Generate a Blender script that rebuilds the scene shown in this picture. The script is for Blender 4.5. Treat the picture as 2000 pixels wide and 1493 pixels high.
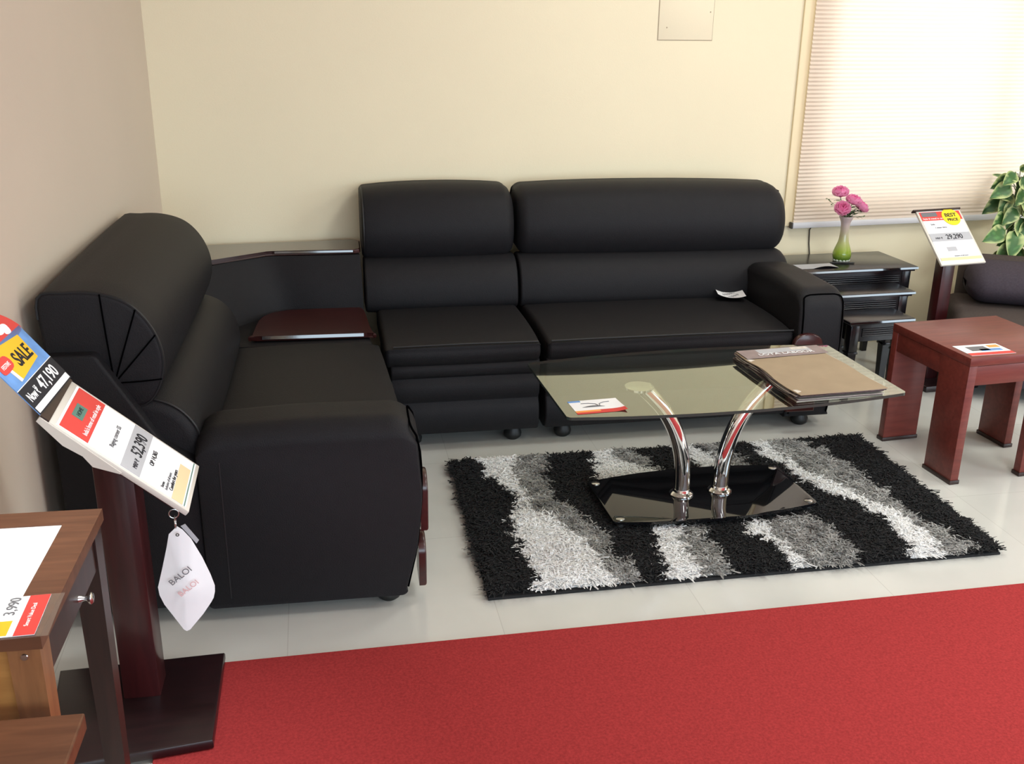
import bpy, bmesh, math, random
from mathutils import Vector, Matrix, noise
R = math.radians
for o in list(bpy.data.objects):
    bpy.data.objects.remove(o)
SC = bpy.context.scene
COL = SC.collection
random.seed(7)

# ------------------------------------------------------------------ camera
cam_d = bpy.data.cameras.new('camera')
cam = bpy.data.objects.new('camera', cam_d)
COL.objects.link(cam)
right = Vector((0.96478806, -0.26275986, 0.01188473))
down = Vector((-0.07838903, -0.33036809, -0.94059135))
fwd = Vector((0.25107599, 0.90653967, -0.33933268))
up, back = -down, -fwd
CAM = Vector((0.0, 0.0, 1.65))
cam.matrix_world = Matrix(((right.x, up.x, back.x, CAM.x), (right.y, up.y, back.y, CAM.y),
                           (right.z, up.z, back.z, CAM.z), (0, 0, 0, 1)))
cam_d.sensor_width = 36.0
cam_d.lens = 1998.64 / 2000 * 36.0
cam_d.clip_start = 0.05
SC.camera = cam

# ------------------------------------------------------------------ exposure, sky, lamps
SC.view_settings.view_transform = 'Standard'
SC.view_settings.look = 'None'
SC.view_settings.gamma = 1
SC.view_settings.use_curve_mapping = False
SC.view_settings.exposure = 0.07
world = bpy.data.worlds.new('daylight')
SC.world = world
world.use_nodes = True
world.node_tree.nodes['Background'].inputs[0].default_value = (0.80, 0.88, 1.0, 1)
world.node_tree.nodes['Background'].inputs[1].default_value = 1.0

def area(name, loc, target, sx, sy, power, color):
    d = bpy.data.lights.new(name, 'AREA')
    d.shape = 'RECTANGLE'
    d.size, d.size_y = sx, sy
    d.energy = power
    d.color = color
    o = bpy.data.objects.new(name, d)
    o.location = loc
    o.rotation_euler = (Vector(target) - Vector(loc)).to_track_quat('-Z', 'Y').to_euler()
    COL.objects.link(o)
    return o

WARM = (0.94, 1.0, 0.95)
COOL = (0.70, 0.87, 1.0)
# ceiling fittings of the showroom (all above the frame)
for i, (lx, ly, pw) in enumerate(((2.0, 3.3, 18), (4.3, 2.8, 28), (2.2, 1.1, 30), (4.4, 0.9, 30), (5.6, 2.0, 18), (2.4, -1.4, 20), (4.8, -1.4, 20))):
    area('ceiling_lamp', (lx, ly, 2.86), (lx, ly, 0), 0.6, 0.6, pw, WARM)
# narrow downlight added to brighten the sign and the small table at the left
fill = area('fill_spot', (0.05, 1.75, 2.86), (-0.38, 1.78, 0.75), 0.16, 0.16, 2.2, (0.96, 1.0, 1.0))
fill.data.spread = R(38)
# daylight from the glazed shop front behind the camera
area('shop_front_daylight', (1.95, -4.4, 1.4), (1.95, 3.0, 1.2), 6.4, 2.4, 225, COOL)
# daylight from the glazed side entrance at the right
area('side_entrance_daylight', (6.75, -0.9, 1.3), (3.0, 2.2, 0.7), 2.8, 2.2, 95, COOL)
# daylight outside the blinded window
area('window_daylight', (3.85, 5.30, 1.72), (3.85, 4.0, 1.55), 2.4, 2.1, 37, (0.98, 1.0, 0.97))

# ------------------------------------------------------------------ materials
def mat(name, color, rough=0.5, metal=0.0, spec=0.5, noise_scale=None, noise_amt=0.0, bump=0.0, bump_scale=200, coat=0.0):
    m = bpy.data.materials.new(name)
    m.use_nodes = True
    nt = m.node_tree
    b = nt.nodes['Principled BSDF']
    b.inputs['Base Color'].default_value = (*color, 1)
    b.inputs['Roughness'].default_value = rough
    b.inputs['Metallic'].default_value = metal
    b.inputs['Specular IOR Level'].default_value = spec
    b.inputs['Coat Weight'].default_value = coat
    tc = nt.nodes.new('ShaderNodeTexCoord')
    if noise_amt:
        n = nt.nodes.new('ShaderNodeTexNoise')
        n.inputs['Scale'].default_value = noise_scale
        n.inputs['Detail'].default_value = 6
        nt.links.new(tc.outputs['Object'], n.inputs['Vector'])
        mx = nt.nodes.new('ShaderNodeMixRGB')
        mx.inputs[1].default_value = (*[c * (1 - noise_amt) for c in color], 1)
        mx.inputs[2].default_value = (*[min(1, c * (1 + noise_amt)) for c in color], 1)
        nt.links.new(n.outputs['Fac'], mx.inputs[0])
        nt.links.new(mx.outputs[0], b.inputs['Base Color'])
    if bump:
        n2 = nt.nodes.new('ShaderNodeTexNoise')
        n2.inputs['Scale'].default_value = bump_scale
        n2.inputs['Detail'].default_value = 4
        nt.links.new(tc.outputs['Object'], n2.inputs['Vector'])
        bp = nt.nodes.new('ShaderNodeBump')
        bp.inputs['Strength'].default_value = bump
        bp.inputs['Distance'].default_value = 0.002
        nt.links.new(n2.outputs['Fac'], bp.inputs['Height'])
        nt.links.new(bp.outputs[0], b.inputs['Normal'])
    return m

def wood(name, dark, light, rough=0.3, scale=(1.5, 14, 14), coat=0.3):
    m = mat(name, dark, rough, coat=coat)
    nt = m.node_tree
    b = nt.nodes['Principled BSDF']
    tc = nt.nodes.new('ShaderNodeTexCoord')
    mp = nt.nodes.new('ShaderNodeMapping')
    mp.inputs['Scale'].default_value = scale
    n = nt.nodes.new('ShaderNodeTexNoise')
    n.inputs['Scale'].default_value = 4
    n.inputs['Detail'].default_value = 8
    n.inputs['Distortion'].default_value = 0.6
    cr = nt.nodes.new('ShaderNodeValToRGB')
    cr.color_ramp.elements[0].color = (*dark, 1)
    cr.color_ramp.elements[0].position = 0.3
    cr.color_ramp.elements[1].color = (*light, 1)
    cr.color_ramp.elements[1].position = 0.72
    nt.links.new(tc.outputs['Object'], mp.inputs[0])
    nt.links.new(mp.outputs[0], n.inputs['Vector'])
    nt.links.new(n.outputs['Fac'], cr.inputs[0])
    nt.links.new(cr.outputs[0], b.inputs['Base Color'])
    b.inputs['Coat Roughness'].default_value = 0.12
    return m

def attr_mat(name, rough=0.9, spec=0.1, sheen=0.0):
    m = mat(name, (0.5, 0.5, 0.5), rough, spec=spec)
    nt = m.node_tree
    a = nt.nodes.new('ShaderNodeAttribute')
    a.attribute_name = 'Col'
    nt.links.new(a.outputs['Color'], nt.nodes['Principled BSDF'].inputs['Base Color'])
    nt.nodes['Principled BSDF'].inputs['Sheen Weight'].default_value = sheen
    return m

def sheet_glass(name, tint, rough=0.02, r0=0.05, mirror=(1, 1, 1)):
    """Thin flat glass: tinted see-through body with a mirror reflection that grows at grazing angles."""
    m = bpy.data.materials.new(name)
    m.use_nodes = True
    nt = m.node_tree
    nt.nodes.clear()
    out = nt.nodes.new('ShaderNodeOutputMaterial')
    tr = nt.nodes.new('ShaderNodeBsdfTransparent')
    tr.inputs[0].default_value = (*tint, 1)
    gl = nt.nodes.new('ShaderNodeBsdfGlossy')
    gl.inputs['Roughness'].default_value = rough
    gl.inputs[0].default_value = (*mirror, 1)
    lw = nt.nodes.new('ShaderNodeLayerWeight')
    lw.inputs[0].default_value = 0.5
    pw = nt.nodes.new('ShaderNodeMath')
    pw.operation = 'POWER'
    pw.inputs[1].default_value = 3.0
    nt.links.new(lw.outputs['Facing'], pw.inputs[0])
    fr = nt.nodes.new('ShaderNodeMath')
    fr.operation = 'MULTIPLY_ADD'
    fr.inputs[1].default_value = 1 - r0
    fr.inputs[2].default_value = r0
    nt.links.new(pw.outputs[0], fr.inputs[0])
    mx = nt.nodes.new('ShaderNodeMixShader')
    if r0 > 0:
        nt.links.new(fr.outputs[0], mx.inputs[0])
    else:
        mx.inputs[0].default_value = 0.0
    nt.links.new(tr.outputs[0], mx.inputs[1])
    nt.links.new(gl.outputs[0], mx.inputs[2])
    nt.links.new(mx.outputs[0], out.inputs[0])
    return m

M = {}
M['leather'] = mat('black_leatherette', (0.0140, 0.0133, 0.0147), 0.52, spec=0.13, noise_scale=30, noise_amt=0.12, bump=0.5, bump_scale=330)
M['leather_pipe'] = mat('black_piping', (0.006, 0.006, 0.007), 0.5, spec=0.4)
M['seam'] = mat('dark_seam', (0.0012, 0.0012, 0.0014), 1.0, spec=0.0)
M['lacquer'] = mat('polished_dark_edge', (0.010, 0.006, 0.007), 0.08, spec=1.0, coat=1.0)
M['void'] = mat('black_plastic', (0.01, 0.01, 0.01), 0.5)
M['shelf_wood'] = wood('shelf_dark_wood', (0.022, 0.008, 0.007), (0.04, 0.014, 0.012), 0.14, coat=0.6)
M['red_shelf_wood'] = wood('dark_red_wood', (0.026, 0.005, 0.005), (0.046, 0.009, 0.007), 0.3, coat=0.3)
M['nest_wood'] = wood('near_black_wood', (0.005, 0.004, 0.006), (0.008, 0.006, 0.008), 0.24, coat=0.12)
M['red_wood'] = wood('red_mahogany', (0.12, 0.017, 0.012), (0.18, 0.032, 0.022), 0.45, coat=0.10)
M['post_wood'] = wood('maroon_wood', (0.030, 0.004, 0.005), (0.050, 0.007, 0.008), 0.35, (14, 14, 1.5), coat=0.25)
M['base_wood'] = wood('dark_maroon_wood', (0.010, 0.003, 0.004), (0.018, 0.005, 0.006), 0.35, coat=0.15)
M['desk_wood'] = wood('brown_wood', (0.082, 0.029, 0.012), (0.135, 0.052, 0.023), 0.45, coat=0.05)
M['desk_dark'] = wood('dark_brown_wood', (0.020, 0.008, 0.006), (0.034, 0.013, 0.010), 0.4, (14, 14, 1.5), coat=0.1)
M['honey_wood'] = wood('honey_wood', (0.28, 0.12, 0.03), (0.40, 0.19, 0.05), 0.45, coat=0.1)
M['chrome'] = mat('chrome', (0.86, 0.86, 0.87), 0.05, 1.0)
M['steel'] = mat('steel', (0.6, 0.6, 0.6), 0.25, 1.0)
M['gold'] = mat('brass', (0.7, 0.5, 0.2), 0.3, 1.0)
M['glass_top'] = sheet_glass('smoke_green_glass', (0.72, 0.76, 0.68), 0.02, 0.17, (0.90, 0.95, 0.84))
M['glass_under'] = sheet_glass('glass_underside', (1.0, 1.0, 1.0), 0.02, 0.0)
M['glass_edge'] = mat('green_glass_edge', (0.03, 0.05, 0.045), 0.12, spec=0.6)
M['clear'] = sheet_glass('clear_acrylic', (0.96, 0.97, 0.97), 0.06)
M['black_glass'] = mat('black_glass', (0.004, 0.004, 0.005), 0.03, spec=0.7)
M['paper'] = mat('white_paper', (0.83, 0.83, 0.84), 0.6, spec=0.2)
M['paper_grey'] = mat('grey_paper', (0.42, 0.42, 0.44), 0.7, spec=0.2)
M['ink'] = mat('black_ink', (0.02, 0.02, 0.025), 0.6, spec=0.2)
M['ink_grey'] = mat('grey_ink', (0.16, 0.16, 0.17), 0.6, spec=0.2)
M['ink_red'] = mat('red_ink', (0.62, 0.055, 0.045), 0.55, spec=0.3)
M['ink_faint_red'] = mat('faint_red_ink', (0.72, 0.45, 0.45), 0.6, spec=0.2)
M['ink_orange'] = mat('orange_ink', (0.85, 0.33, 0.08), 0.55, spec=0.3)
M['ink_yellow'] = mat('yellow_ink', (0.82, 0.62, 0.02), 0.55, spec=0.3)
M['ink_gold'] = mat('golden_yellow_ink', (0.78, 0.46, 0.02), 0.55, spec=0.3)
M['ink_cream'] = mat('cream_ink', (0.72, 0.57, 0.34), 0.55, spec=0.3)
M['ink_green'] = mat('grey_green_ink', (0.10, 0.20, 0.16), 0.6, spec=0.3)
M['ink_blue'] = mat('blue_ink', (0.13, 0.28, 0.58), 0.55, spec=0.3, noise_scale=14, noise_amt=0.5)
M['ink_white'] = mat('white_ink', (0.85, 0.85, 0.85), 0.6, spec=0.2)
M['acrylic_edge'] = mat('frosted_acrylic_edge', (0.62, 0.58, 0.52), 0.3, spec=0.5)
M['news'] = mat('newsprint_tan', (0.34, 0.26, 0.175), 0.85, spec=0.1, noise_scale=11, noise_amt=0.14)
M['news_white'] = mat('newsprint_pale', (0.60, 0.55, 0.49), 0.85, spec=0.1, noise_scale=60, noise_amt=0.35)
M['news_dark'] = mat('newsprint_dark', (0.10, 0.075, 0.075), 0.85, spec=0.1, noise_scale=70, noise_amt=0.7)
M['news_head'] = mat('newsprint_mauve', (0.28, 0.22, 0.21), 0.85, spec=0.1, noise_scale=30, noise_amt=0.3)
M['fabric_grey'] = mat('grey_brown_fabric', (0.070, 0.056, 0.051), 0.95, spec=0.1, noise_scale=120, noise_amt=0.3, bump=0.6, bump_scale=500)
M['fabric_dark'] = mat('dark_plum_fabric', (0.055, 0.045, 0.055), 0.95, spec=0.1, noise_scale=120, noise_amt=0.3, bump=0.6, bump_scale=500)
M['carpet'] = mat('red_carpet', (0.41, 0.046, 0.048), 0.97, spec=0.05, noise_scale=150, noise_amt=0.45, bump=0.8, bump_scale=600)
M['petal'] = attr_mat('pink_petals', 0.7, 0.2)
def petal_mat():
    m = M['petal']
    nt = m.node_tree
    a = [n for n in nt.nodes if n.type == 'ATTRIBUTE'][0]
    tr = nt.nodes.new('ShaderNodeBsdfTranslucent')
    nt.links.new(a.outputs['Color'], tr.inputs[0])
    mx = nt.nodes.new('ShaderNodeMixShader')
    mx.inputs[0].default_value = 0.45
    nt.links.new(nt.nodes['Principled BSDF'].outputs[0], mx.inputs[1])
    nt.links.new(tr.outputs[0], mx.inputs[2])
    nt.links.new(mx.outputs[0], nt.nodes['Material Output'].inputs[0])
petal_mat()
M['leaf'] = attr_mat('variegated_leaf', 0.45, 0.35)
M['stem'] = mat('green_stem', (0.05, 0.11, 0.03), 0.6)
M['pile'] = attr_mat('rug_pile', 0.85, 0.15, 0.15)
def pile_mat():
    m = M['pile']
    nt = m.node_tree
    a = [n for n in nt.nodes if n.type == 'ATTRIBUTE'][0]
    tr = nt.nodes.new('ShaderNodeBsdfTranslucent')
    nt.links.new(a.outputs['Color'], tr.inputs[0])
    mx = nt.nodes.new('ShaderNodeMixShader')
    mx.inputs[0].default_value = 0.3
    nt.links.new(nt.nodes['Principled BSDF'].outputs[0], mx.inputs[1])
    nt.links.new(tr.outputs[0], mx.inputs[2])
    nt.links.new(mx.outputs[0], nt.nodes['Material Output'].inputs[0])
pile_mat()
M['rug_back'] = mat('black_rug_backing', (0.008, 0.008, 0.009), 0.9)
M['pot'] = mat('brown_pot', (0.10, 0.04, 0.02), 0.5)
M['soil'] = mat('soil', (0.02, 0.013, 0.01), 0.95)
M['rail'] = mat('blind_rail', (0.62, 0.61, 0.62), 0.35, spec=0.5)
M['cord'] = mat('dark_cable', (0.05, 0.045, 0.04), 0.6)

M['clear_bead'] = mat('pale_glass_beads', (0.45, 0.50, 0.42), 0.1, spec=0.6)
M['inset_white'] = mat('white_laminate', (0.86, 0.86, 0.85), 0.35, spec=0.4)
M['desk_honey'] = wood('golden_brown_wood', (0.17, 0.07, 0.028), (0.26, 0.115, 0.045), 0.4, (14, 14, 1.5), coat=0.15)

def wall_mat(name, color):
    return mat(name, color, 0.75, spec=0.2, noise_scale=2.5, noise_amt=0.03, bump=0.12, bump_scale=160)
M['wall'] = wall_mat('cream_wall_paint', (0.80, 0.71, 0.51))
M['wall_left'] = wall_mat('shaded_wall_paint', (0.60, 0.51, 0.41))  # weaker light on this side wall is put into its darker colour
M['ceiling'] = wall_mat('white_ceiling', (0.80, 0.78, 0.74))
M['trim'] = mat('frame_and_glow_gold', (0.80, 0.67, 0.44), 0.6, spec=0.2)  # gold tone paints the glow beside the blind; the window frame shares it
M['patch'] = wall_mat('cream_panel_paint', (0.80, 0.71, 0.52))
M['groove'] = mat('panel_groove', (0.40, 0.33, 0.23), 0.9)

def floor_mat():
    m = mat('cream_floor_tile', (0.62, 0.60, 0.53), 0.16, spec=0.5)
    nt = m.node_tree
    b = nt.nodes['Principled BSDF']
    tc = nt.nodes.new('ShaderNodeTexCoord')
    mp = nt.nodes.new('ShaderNodeMapping')
    mp.inputs['Rotation'].default_value = (0, 0, R(4.5))
    mp.inputs['Location'].default_value = (0.14, -0.02, 0)
    br = nt.nodes.new('ShaderNodeTexBrick')
    br.offset = 0.0
    br.inputs['Scale'].default_value = 1.0
    br.inputs['Brick Width'].default_value = 0.6
    br.inputs['Row Height'].default_value = 0.6
    br.inputs['Mortar Size'].default_value = 0.0016
    br.inputs['Mortar Smooth'].default_value = 0.4
    br.inputs['Color1'].default_value = (0.65, 0.645, 0.60, 1)
    br.inputs['Color2'].default_value = (0.68, 0.675, 0.63, 1)
    br.inputs['Mortar'].default_value = (0.56, 0.55, 0.51, 1)
    n = nt.nodes.new('ShaderNodeTexNoise')
    n.inputs['Scale'].default_value = 3.0
    n.inputs['Detail'].default_value = 8
    mx = nt.nodes.new('ShaderNodeMixRGB')
    mx.blend_type = 'MULTIPLY'
    mx.inputs[0].default_value = 0.25
    nt.links.new(tc.outputs['Object'], mp.inputs[0])
    nt.links.new(mp.outputs[0], br.inputs['Vector'])
    nt.links.new(mp.outputs[0], n.inputs['Vector'])
    nt.links.new(br.outputs['Color'], mx.inputs[1])
    nt.links.new(n.outputs['Fac'], mx.inputs[2])
    nt.links.new(mx.outputs[0], b.inputs['Base Color'])
    return m
M['floor'] = floor_mat()

def blind_mat():
    m = bpy.data.materials.new('pale_pink_blind_fabric')
    m.use_nodes = True
    nt = m.node_tree
    nt.nodes.clear()
    out = nt.nodes.new('ShaderNodeOutputMaterial')
    d = nt.nodes.new('ShaderNodeBsdfDiffuse')
    d.inputs[0].default_value = (0.84, 0.74, 0.65, 1)
    t = nt.nodes.new('ShaderNodeBsdfTranslucent')
    t.inputs[0].default_value = (0.90, 0.80, 0.68, 1)
    mx = nt.nodes.new('ShaderNodeMixShader')
    mx.inputs[0].default_value = 0.38
    nt.links.new(d.outputs[0], mx.inputs[1])
    nt.links.new(t.outputs[0], mx.inputs[2])
    nt.links.new(mx.outputs[0], out.inputs[0])
    return m
M['blind'] = blind_mat()

def vase_mat():
    m = mat('pink_to_green_glass', (0.6, 0.6, 0.4), 0.12, spec=0.6)
    nt = m.node_tree
    b = nt.nodes['Principled BSDF']
    tc = nt.nodes.new('ShaderNodeTexCoord')
    sp = nt.nodes.new('ShaderNodeSeparateXYZ')
    cr = nt.nodes.new('ShaderNodeValToRGB')
    els = cr.color_ramp.elements
    els[0].position, els[0].color = 0.0, (0.02, 0.10, 0.01, 1)
    els[1].position, els[1].color = 0.19, (0.72, 0.58, 0.57, 1)
    e = els.new(0.055); e.color = (0.33, 0.46, 0.05, 1)
    e = els.new(0.10); e.color = (0.56, 0.58, 0.25, 1)
    nt.links.new(tc.outputs['Object'], sp.inputs[0])
    nt.links.new(sp.outputs[2], cr.inputs[0])
    nt.links.new(cr.outputs[0], b.inputs['Base Color'])
    b.inputs['Transmission Weight'].default_value = 0.25
    return m
M['vase'] = vase_mat()

# ------------------------------------------------------------------ builders
def thing(name, label, cat, loc=(0, 0, 0), rotz=0.0, group=None):
    o = bpy.data.objects.new(name, None)
    COL.objects.link(o)
    o.empty_display_size = 0.1
    o.location = loc
    o.rotation_euler = (0, 0, rotz)
    return tag(o, label, cat, group)

def tag(o, label, cat, group=None):
    o['label'] = label
    o['category'] = cat
    if group:
        o['group'] = group
    return o

def obj(name, bm, m, parent=None, smooth=40, label=None):
    bmesh.ops.recalc_face_normals(bm, faces=bm.faces)
    me = bpy.data.meshes.new(name)
    bm.to_mesh(me)
    bm.free()
    me.materials.append(M[m] if isinstance(m, str) else m)
    if smooth:
        for p in me.polygons:
            p.use_smooth = True
        me.set_sharp_from_angle(angle=R(smooth))
    o = bpy.data.objects.new(name, me)
    COL.objects.link(o)
    if parent:
        o.parent = parent
    if label:
        o['label'] = label
    return o

def struct(name, bm, m, parent=None):
    o = obj(name, bm, m, parent, smooth=0)
    if not parent:
        o['kind'] = 'structure'
    return o

def add_box(bm, x0, x1, y0, y1, z0, z1, bev=0.0, seg=2):
    vs = [bm.verts.new((x, y, z)) for x in (x0, x1) for y in (y0, y1) for z in (z0, z1)]
    fs = [bm.faces.new([vs[i] for i in q]) for q in ((0, 1, 3, 2), (4, 6, 7, 5), (0, 4, 5, 1), (2, 3, 7, 6), (0, 2, 6, 4), (1, 5, 7, 3))]
    if bev:
        es = list({e for f in fs for e in f.edges})
        bmesh.ops.bevel(bm, geom=es, offset=bev, segments=seg, profile=0.5, affect='EDGES')
    return vs

def box(x0, x1, y0, y1, z0, z1, bev=0.0, seg=2):
    bm = bmesh.new()
    add_box(bm, x0, x1, y0, y1, z0, z1, bev, seg)
    return bm

def add_prism(bm, pts, z0, z1, bev=0.0, seg=2):
    """Vertical prism over a polygon in x, y."""
    lo = [bm.verts.new((x, y, z0)) for x, y in pts]
    hi = [bm.verts.new((x, y, z1)) for x, y in pts]
    n = len(pts)
    fs = [bm.faces.new(lo[::-1]), bm.faces.new(hi)]
    for i in range(n):
        j = (i + 1) % n
        fs.append(bm.faces.new((lo[i], lo[j], hi[j], hi[i])))
    if bev:
        es = list(set(fs[0].edges) | set(fs[1].edges))
        bmesh.ops.bevel(bm, geom=es, offset=bev, segments=seg, profile=0.5, affect='EDGES')

def prism(pts, z0, z1, bev=0.0, seg=2):
    bm = bmesh.new()
    add_prism(bm, pts, z0, z1, bev, seg)
    return bm

def add_tube(bm, pts, rad, n=10, cap=True):
    pts = [Vector(p) for p in pts]
    rads = rad if isinstance(rad, (list, tuple)) else [rad] * len(pts)
    rings = []
    nrm = None
    for i, p in enumerate(pts):
        t = (pts[min(i + 1, len(pts) - 1)] - pts[max(i - 1, 0)]).normalized()
        if nrm is None:
            nrm = t.orthogonal().normalized()
        else:
            nrm = (nrm - t * nrm.dot(t)).normalized()
        b = t.cross(nrm)
        rings.append([bm.verts.new(p + (nrm * math.cos(a) + b * math.sin(a)) * rads[i]) for a in [2 * math.pi * k / n for k in range(n)]])
    for i in range(len(rings) - 1):
        for k in range(n):
            j = (k + 1) % n
            bm.faces.new((rings[i][k], rings[i][j], rings[i + 1][j], rings[i + 1][k]))
    if cap:
        bm.faces.new(rings[0][::-1])
        bm.faces.new(rings[-1])

def tube(pts, rad, n=10, cap=True):
    bm = bmesh.new()
    add_tube(bm, pts, rad, n, cap)
    return bm

def add_lathe(bm, prof, n=24, c=(0, 0, 0)):
    rings = []
    for r, z in prof:
        if r < 1e-6:
            rings.append([bm.verts.new((c[0], c[1], c[2] + z))])
        else:
            rings.append([bm.verts.new((c[0] + r * math.cos(2 * math.pi * k / n), c[1] + r * math.sin(2 * math.pi * k / n), c[2] + z)) for k in range(n)])
    for a, b in zip(rings, rings[1:]):
        for k in range(n):
            j = (k + 1) % n
            if len(a) == 1 and len(b) == 1:
                continue
            if len(a) == 1:
                bm.faces.new((a[0], b[j], b[k]))
            elif len(b) == 1:
                bm.faces.new((a[k], a[j], b[0]))
            else:
                bm.faces.new((a[k], a[j], b[j], b[k]))

def lathe(prof, n=24, c=(0, 0, 0)):
    bm = bmesh.new()
    add_lathe(bm, prof, n, c)
    return bm

def torus(c, r, w, axis='Y', n=20, m=8, sx=1, sz=1):
    bm = bmesh.new()
    rings = []
    for i in range(n):
        a = 2 * math.pi * i / n
        ring = []
        for j in range(m):
            b = 2 * math.pi * j / m
            d = r + w * math.cos(b)
            p = (d * math.cos(a) * sx, w * math.sin(b), d * math.sin(a) * sz)
            if axis == 'X':
                p = (p[1], p[0], p[2])
            elif axis == 'Z':
                p = (p[0], p[2], p[1])
            ring.append(bm.verts.new((p[0] + c[0], p[1] + c[1], p[2] + c[2])))
        rings.append(ring)
    for i in range(n):
        for j in range(m):
            bm.faces.new((rings[i][j], rings[(i + 1) % n][j], rings[(i + 1) % n][(j + 1) % m], rings[i][(j + 1) % m]))
    return bm

def spline(pts, sub=6, closed=True):
    """Catmull-Rom through 2-D points."""
    out = []
    n = len(pts)
    rng = range(n) if closed else range(n - 1)
    for i in rng:
        g = (lambda k: pts[k % n]) if closed else (lambda k: pts[max(0, min(n - 1, k))])
        p0, p1, p2, p3 = g(i - 1), g(i), g(i + 1), g(i + 2)
        for s in range(sub):
            t = s / sub
            out.append(tuple(0.5 * (2 * b + (c - a) * t + (2 * a - 5 * b + 4 * c - d) * t * t + (3 * b - a - 3 * c + d) * t ** 3) for a, b, c, d in zip(p0, p1, p2, p3)))
    if not closed:
        out.append(tuple(pts[-1]))
    return out

def round_poly(pts, n=6):
    """Polygon whose corners carry a rounding radius: (y, z, r)."""
    out = []
    m = len(pts)
    for i in range(m):
        p = Vector(pts[i][:2])
        a = (Vector(pts[i - 1][:2]) - p)
        b = (Vector(pts[(i + 1) % m][:2]) - p)
        r = pts[i][2] if len(pts[i]) > 2 else 0
        if r <= 0:
            out.append(tuple(p))
            continue
        ang = a.angle(b)
        d = min(r / math.tan(ang / 2), a.length * 0.49, b.length * 0.49)
        r = d * math.tan(ang / 2)
        a.normalize()
        b.normalize()
        c = p + (a + b).normalized() * (r / math.sin(ang / 2))
        v0, v1 = (p + a * d) - c, (p + b * d) - c
        tot = v0.angle(v1)
        for k in range(n + 1):
            t = k / n
            v = v0 * math.sin((1 - t) * tot) + v1 * math.sin(t * tot)
            out.append(tuple(c + v / math.sin(tot)))
    return out

def puff(prof, t0, t1, r0=0.0, r1=0.0, steps=5, mid=None, shift=None, wf=None):
    """Sweep a closed (y, z) outline along x from t0 to t1; the ends roll over with radii r0 and r1.
    mid(t) in 0..1 gives an extra outward swell, shift(t, y, z) moves a point."""
    bm = bmesh.new()
    n = len(prof)
    P = [Vector((p[0], p[1])) for p in prof]
    area2 = sum(P[i].x * P[(i + 1) % n].y - P[(i + 1) % n].x * P[i].y for i in range(n))
    sg = 1 if area2 > 0 else -1
    N = []
    for i in range(n):
        d = (P[(i + 1) % n] - P[i - 1])
        d = d.normalized() if d.length > 1e-9 else Vector((1, 0))
        N.append(Vector((d.y, -d.x)) * sg)
    secs = []
    if r0 > 0:
        for k in range(steps):
            a = math.pi / 2 * k / steps
            secs.append((t0 + r0 * (1 - math.sin(a)) - 0, None, r0 * (1 - math.cos(a))))
        secs = [(t0 + r0 * (1 - math.cos(math.pi / 2 * k / steps)), None, r0 * (1 - math.sin(math.pi / 2 * k / steps))) for k in range(steps)]
    secs.append((t0 + r0, None, 0))
    nm = 8
    for k in range(1, nm):
        secs.append((t0 + r0 + (t1 - r1 - t0 - r0) * k / nm, None, 0))
    secs.append((t1 - r1, None, 0))
    if r1 > 0:
        secs += [(t1 - r1 * (1 - math.cos(math.pi / 2 * k / steps)), None, r1 * (1 - math.sin(math.pi / 2 * k / steps))) for k in range(steps - 1, -1, -1)]
    rings = []
    for t, _, ins in secs:
        u = (t - t0) / (t1 - t0)
        sw = mid(u) if mid else 0.0
        ring = []
        for p, nn in zip(P, N):
            q = p - nn * (ins * (wf(nn.x, nn.y) if wf else 1) - sw)
            y, z = q.x, q.y
            if shift:
                y, z = shift(u, y, z)
            ring.append(bm.verts.new((t, y, z)))
        rings.append(ring)
    for a, b in zip(rings, rings[1:]):
        for k in range(n):
            j = (k + 1) % n
            bm.faces.new((a[k], a[j], b[j], b[k]))
    bm.faces.new(rings[0][::-1])
    bm.faces.new(rings[-1])
    return bm

def text(name, s, size, m, parent, mtx, align='LEFT', stretch=1.0, extrude=0.0004, bold=0.0):
    c = bpy.data.curves.new(name, 'FONT')
    c.body = s
    c.size = size
    c.align_x = align
    c.extrude = extrude
    c.offset = bold
    c.materials.append(M[m])
    tmp = bpy.data.objects.new(name + '_outline', c)
    me = bpy.data.meshes.new_from_object(tmp)
    bpy.data.objects.remove(tmp)
    bpy.data.curves.remove(c)
    me.name = name
    if not me.materials:
        me.materials.append(M[m])
    o = bpy.data.objects.new(name, me)
    COL.objects.link(o)
    o.parent = parent
    o.matrix_local = mtx @ Matrix.Diagonal((stretch, 1, 1, 1))
    return o

# ------------------------------------------------------------------ the room
YW = 4.58
def slab_with_hole(x0, x1, z0, z1, hx0, hx1, hz0, hz1, y0, y1):
    bm = bmesh.new()
    add_box(bm, x0, hx0, y0, y1, z0, z1)
    add_box(bm, hx1, x1, y0, y1, z0, z1)
    add_box(bm, hx0, hx1, y0, y1, z0, hz0)
    add_box(bm, hx0, hx1, y0, y1, hz1, z1)
    return bm

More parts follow.
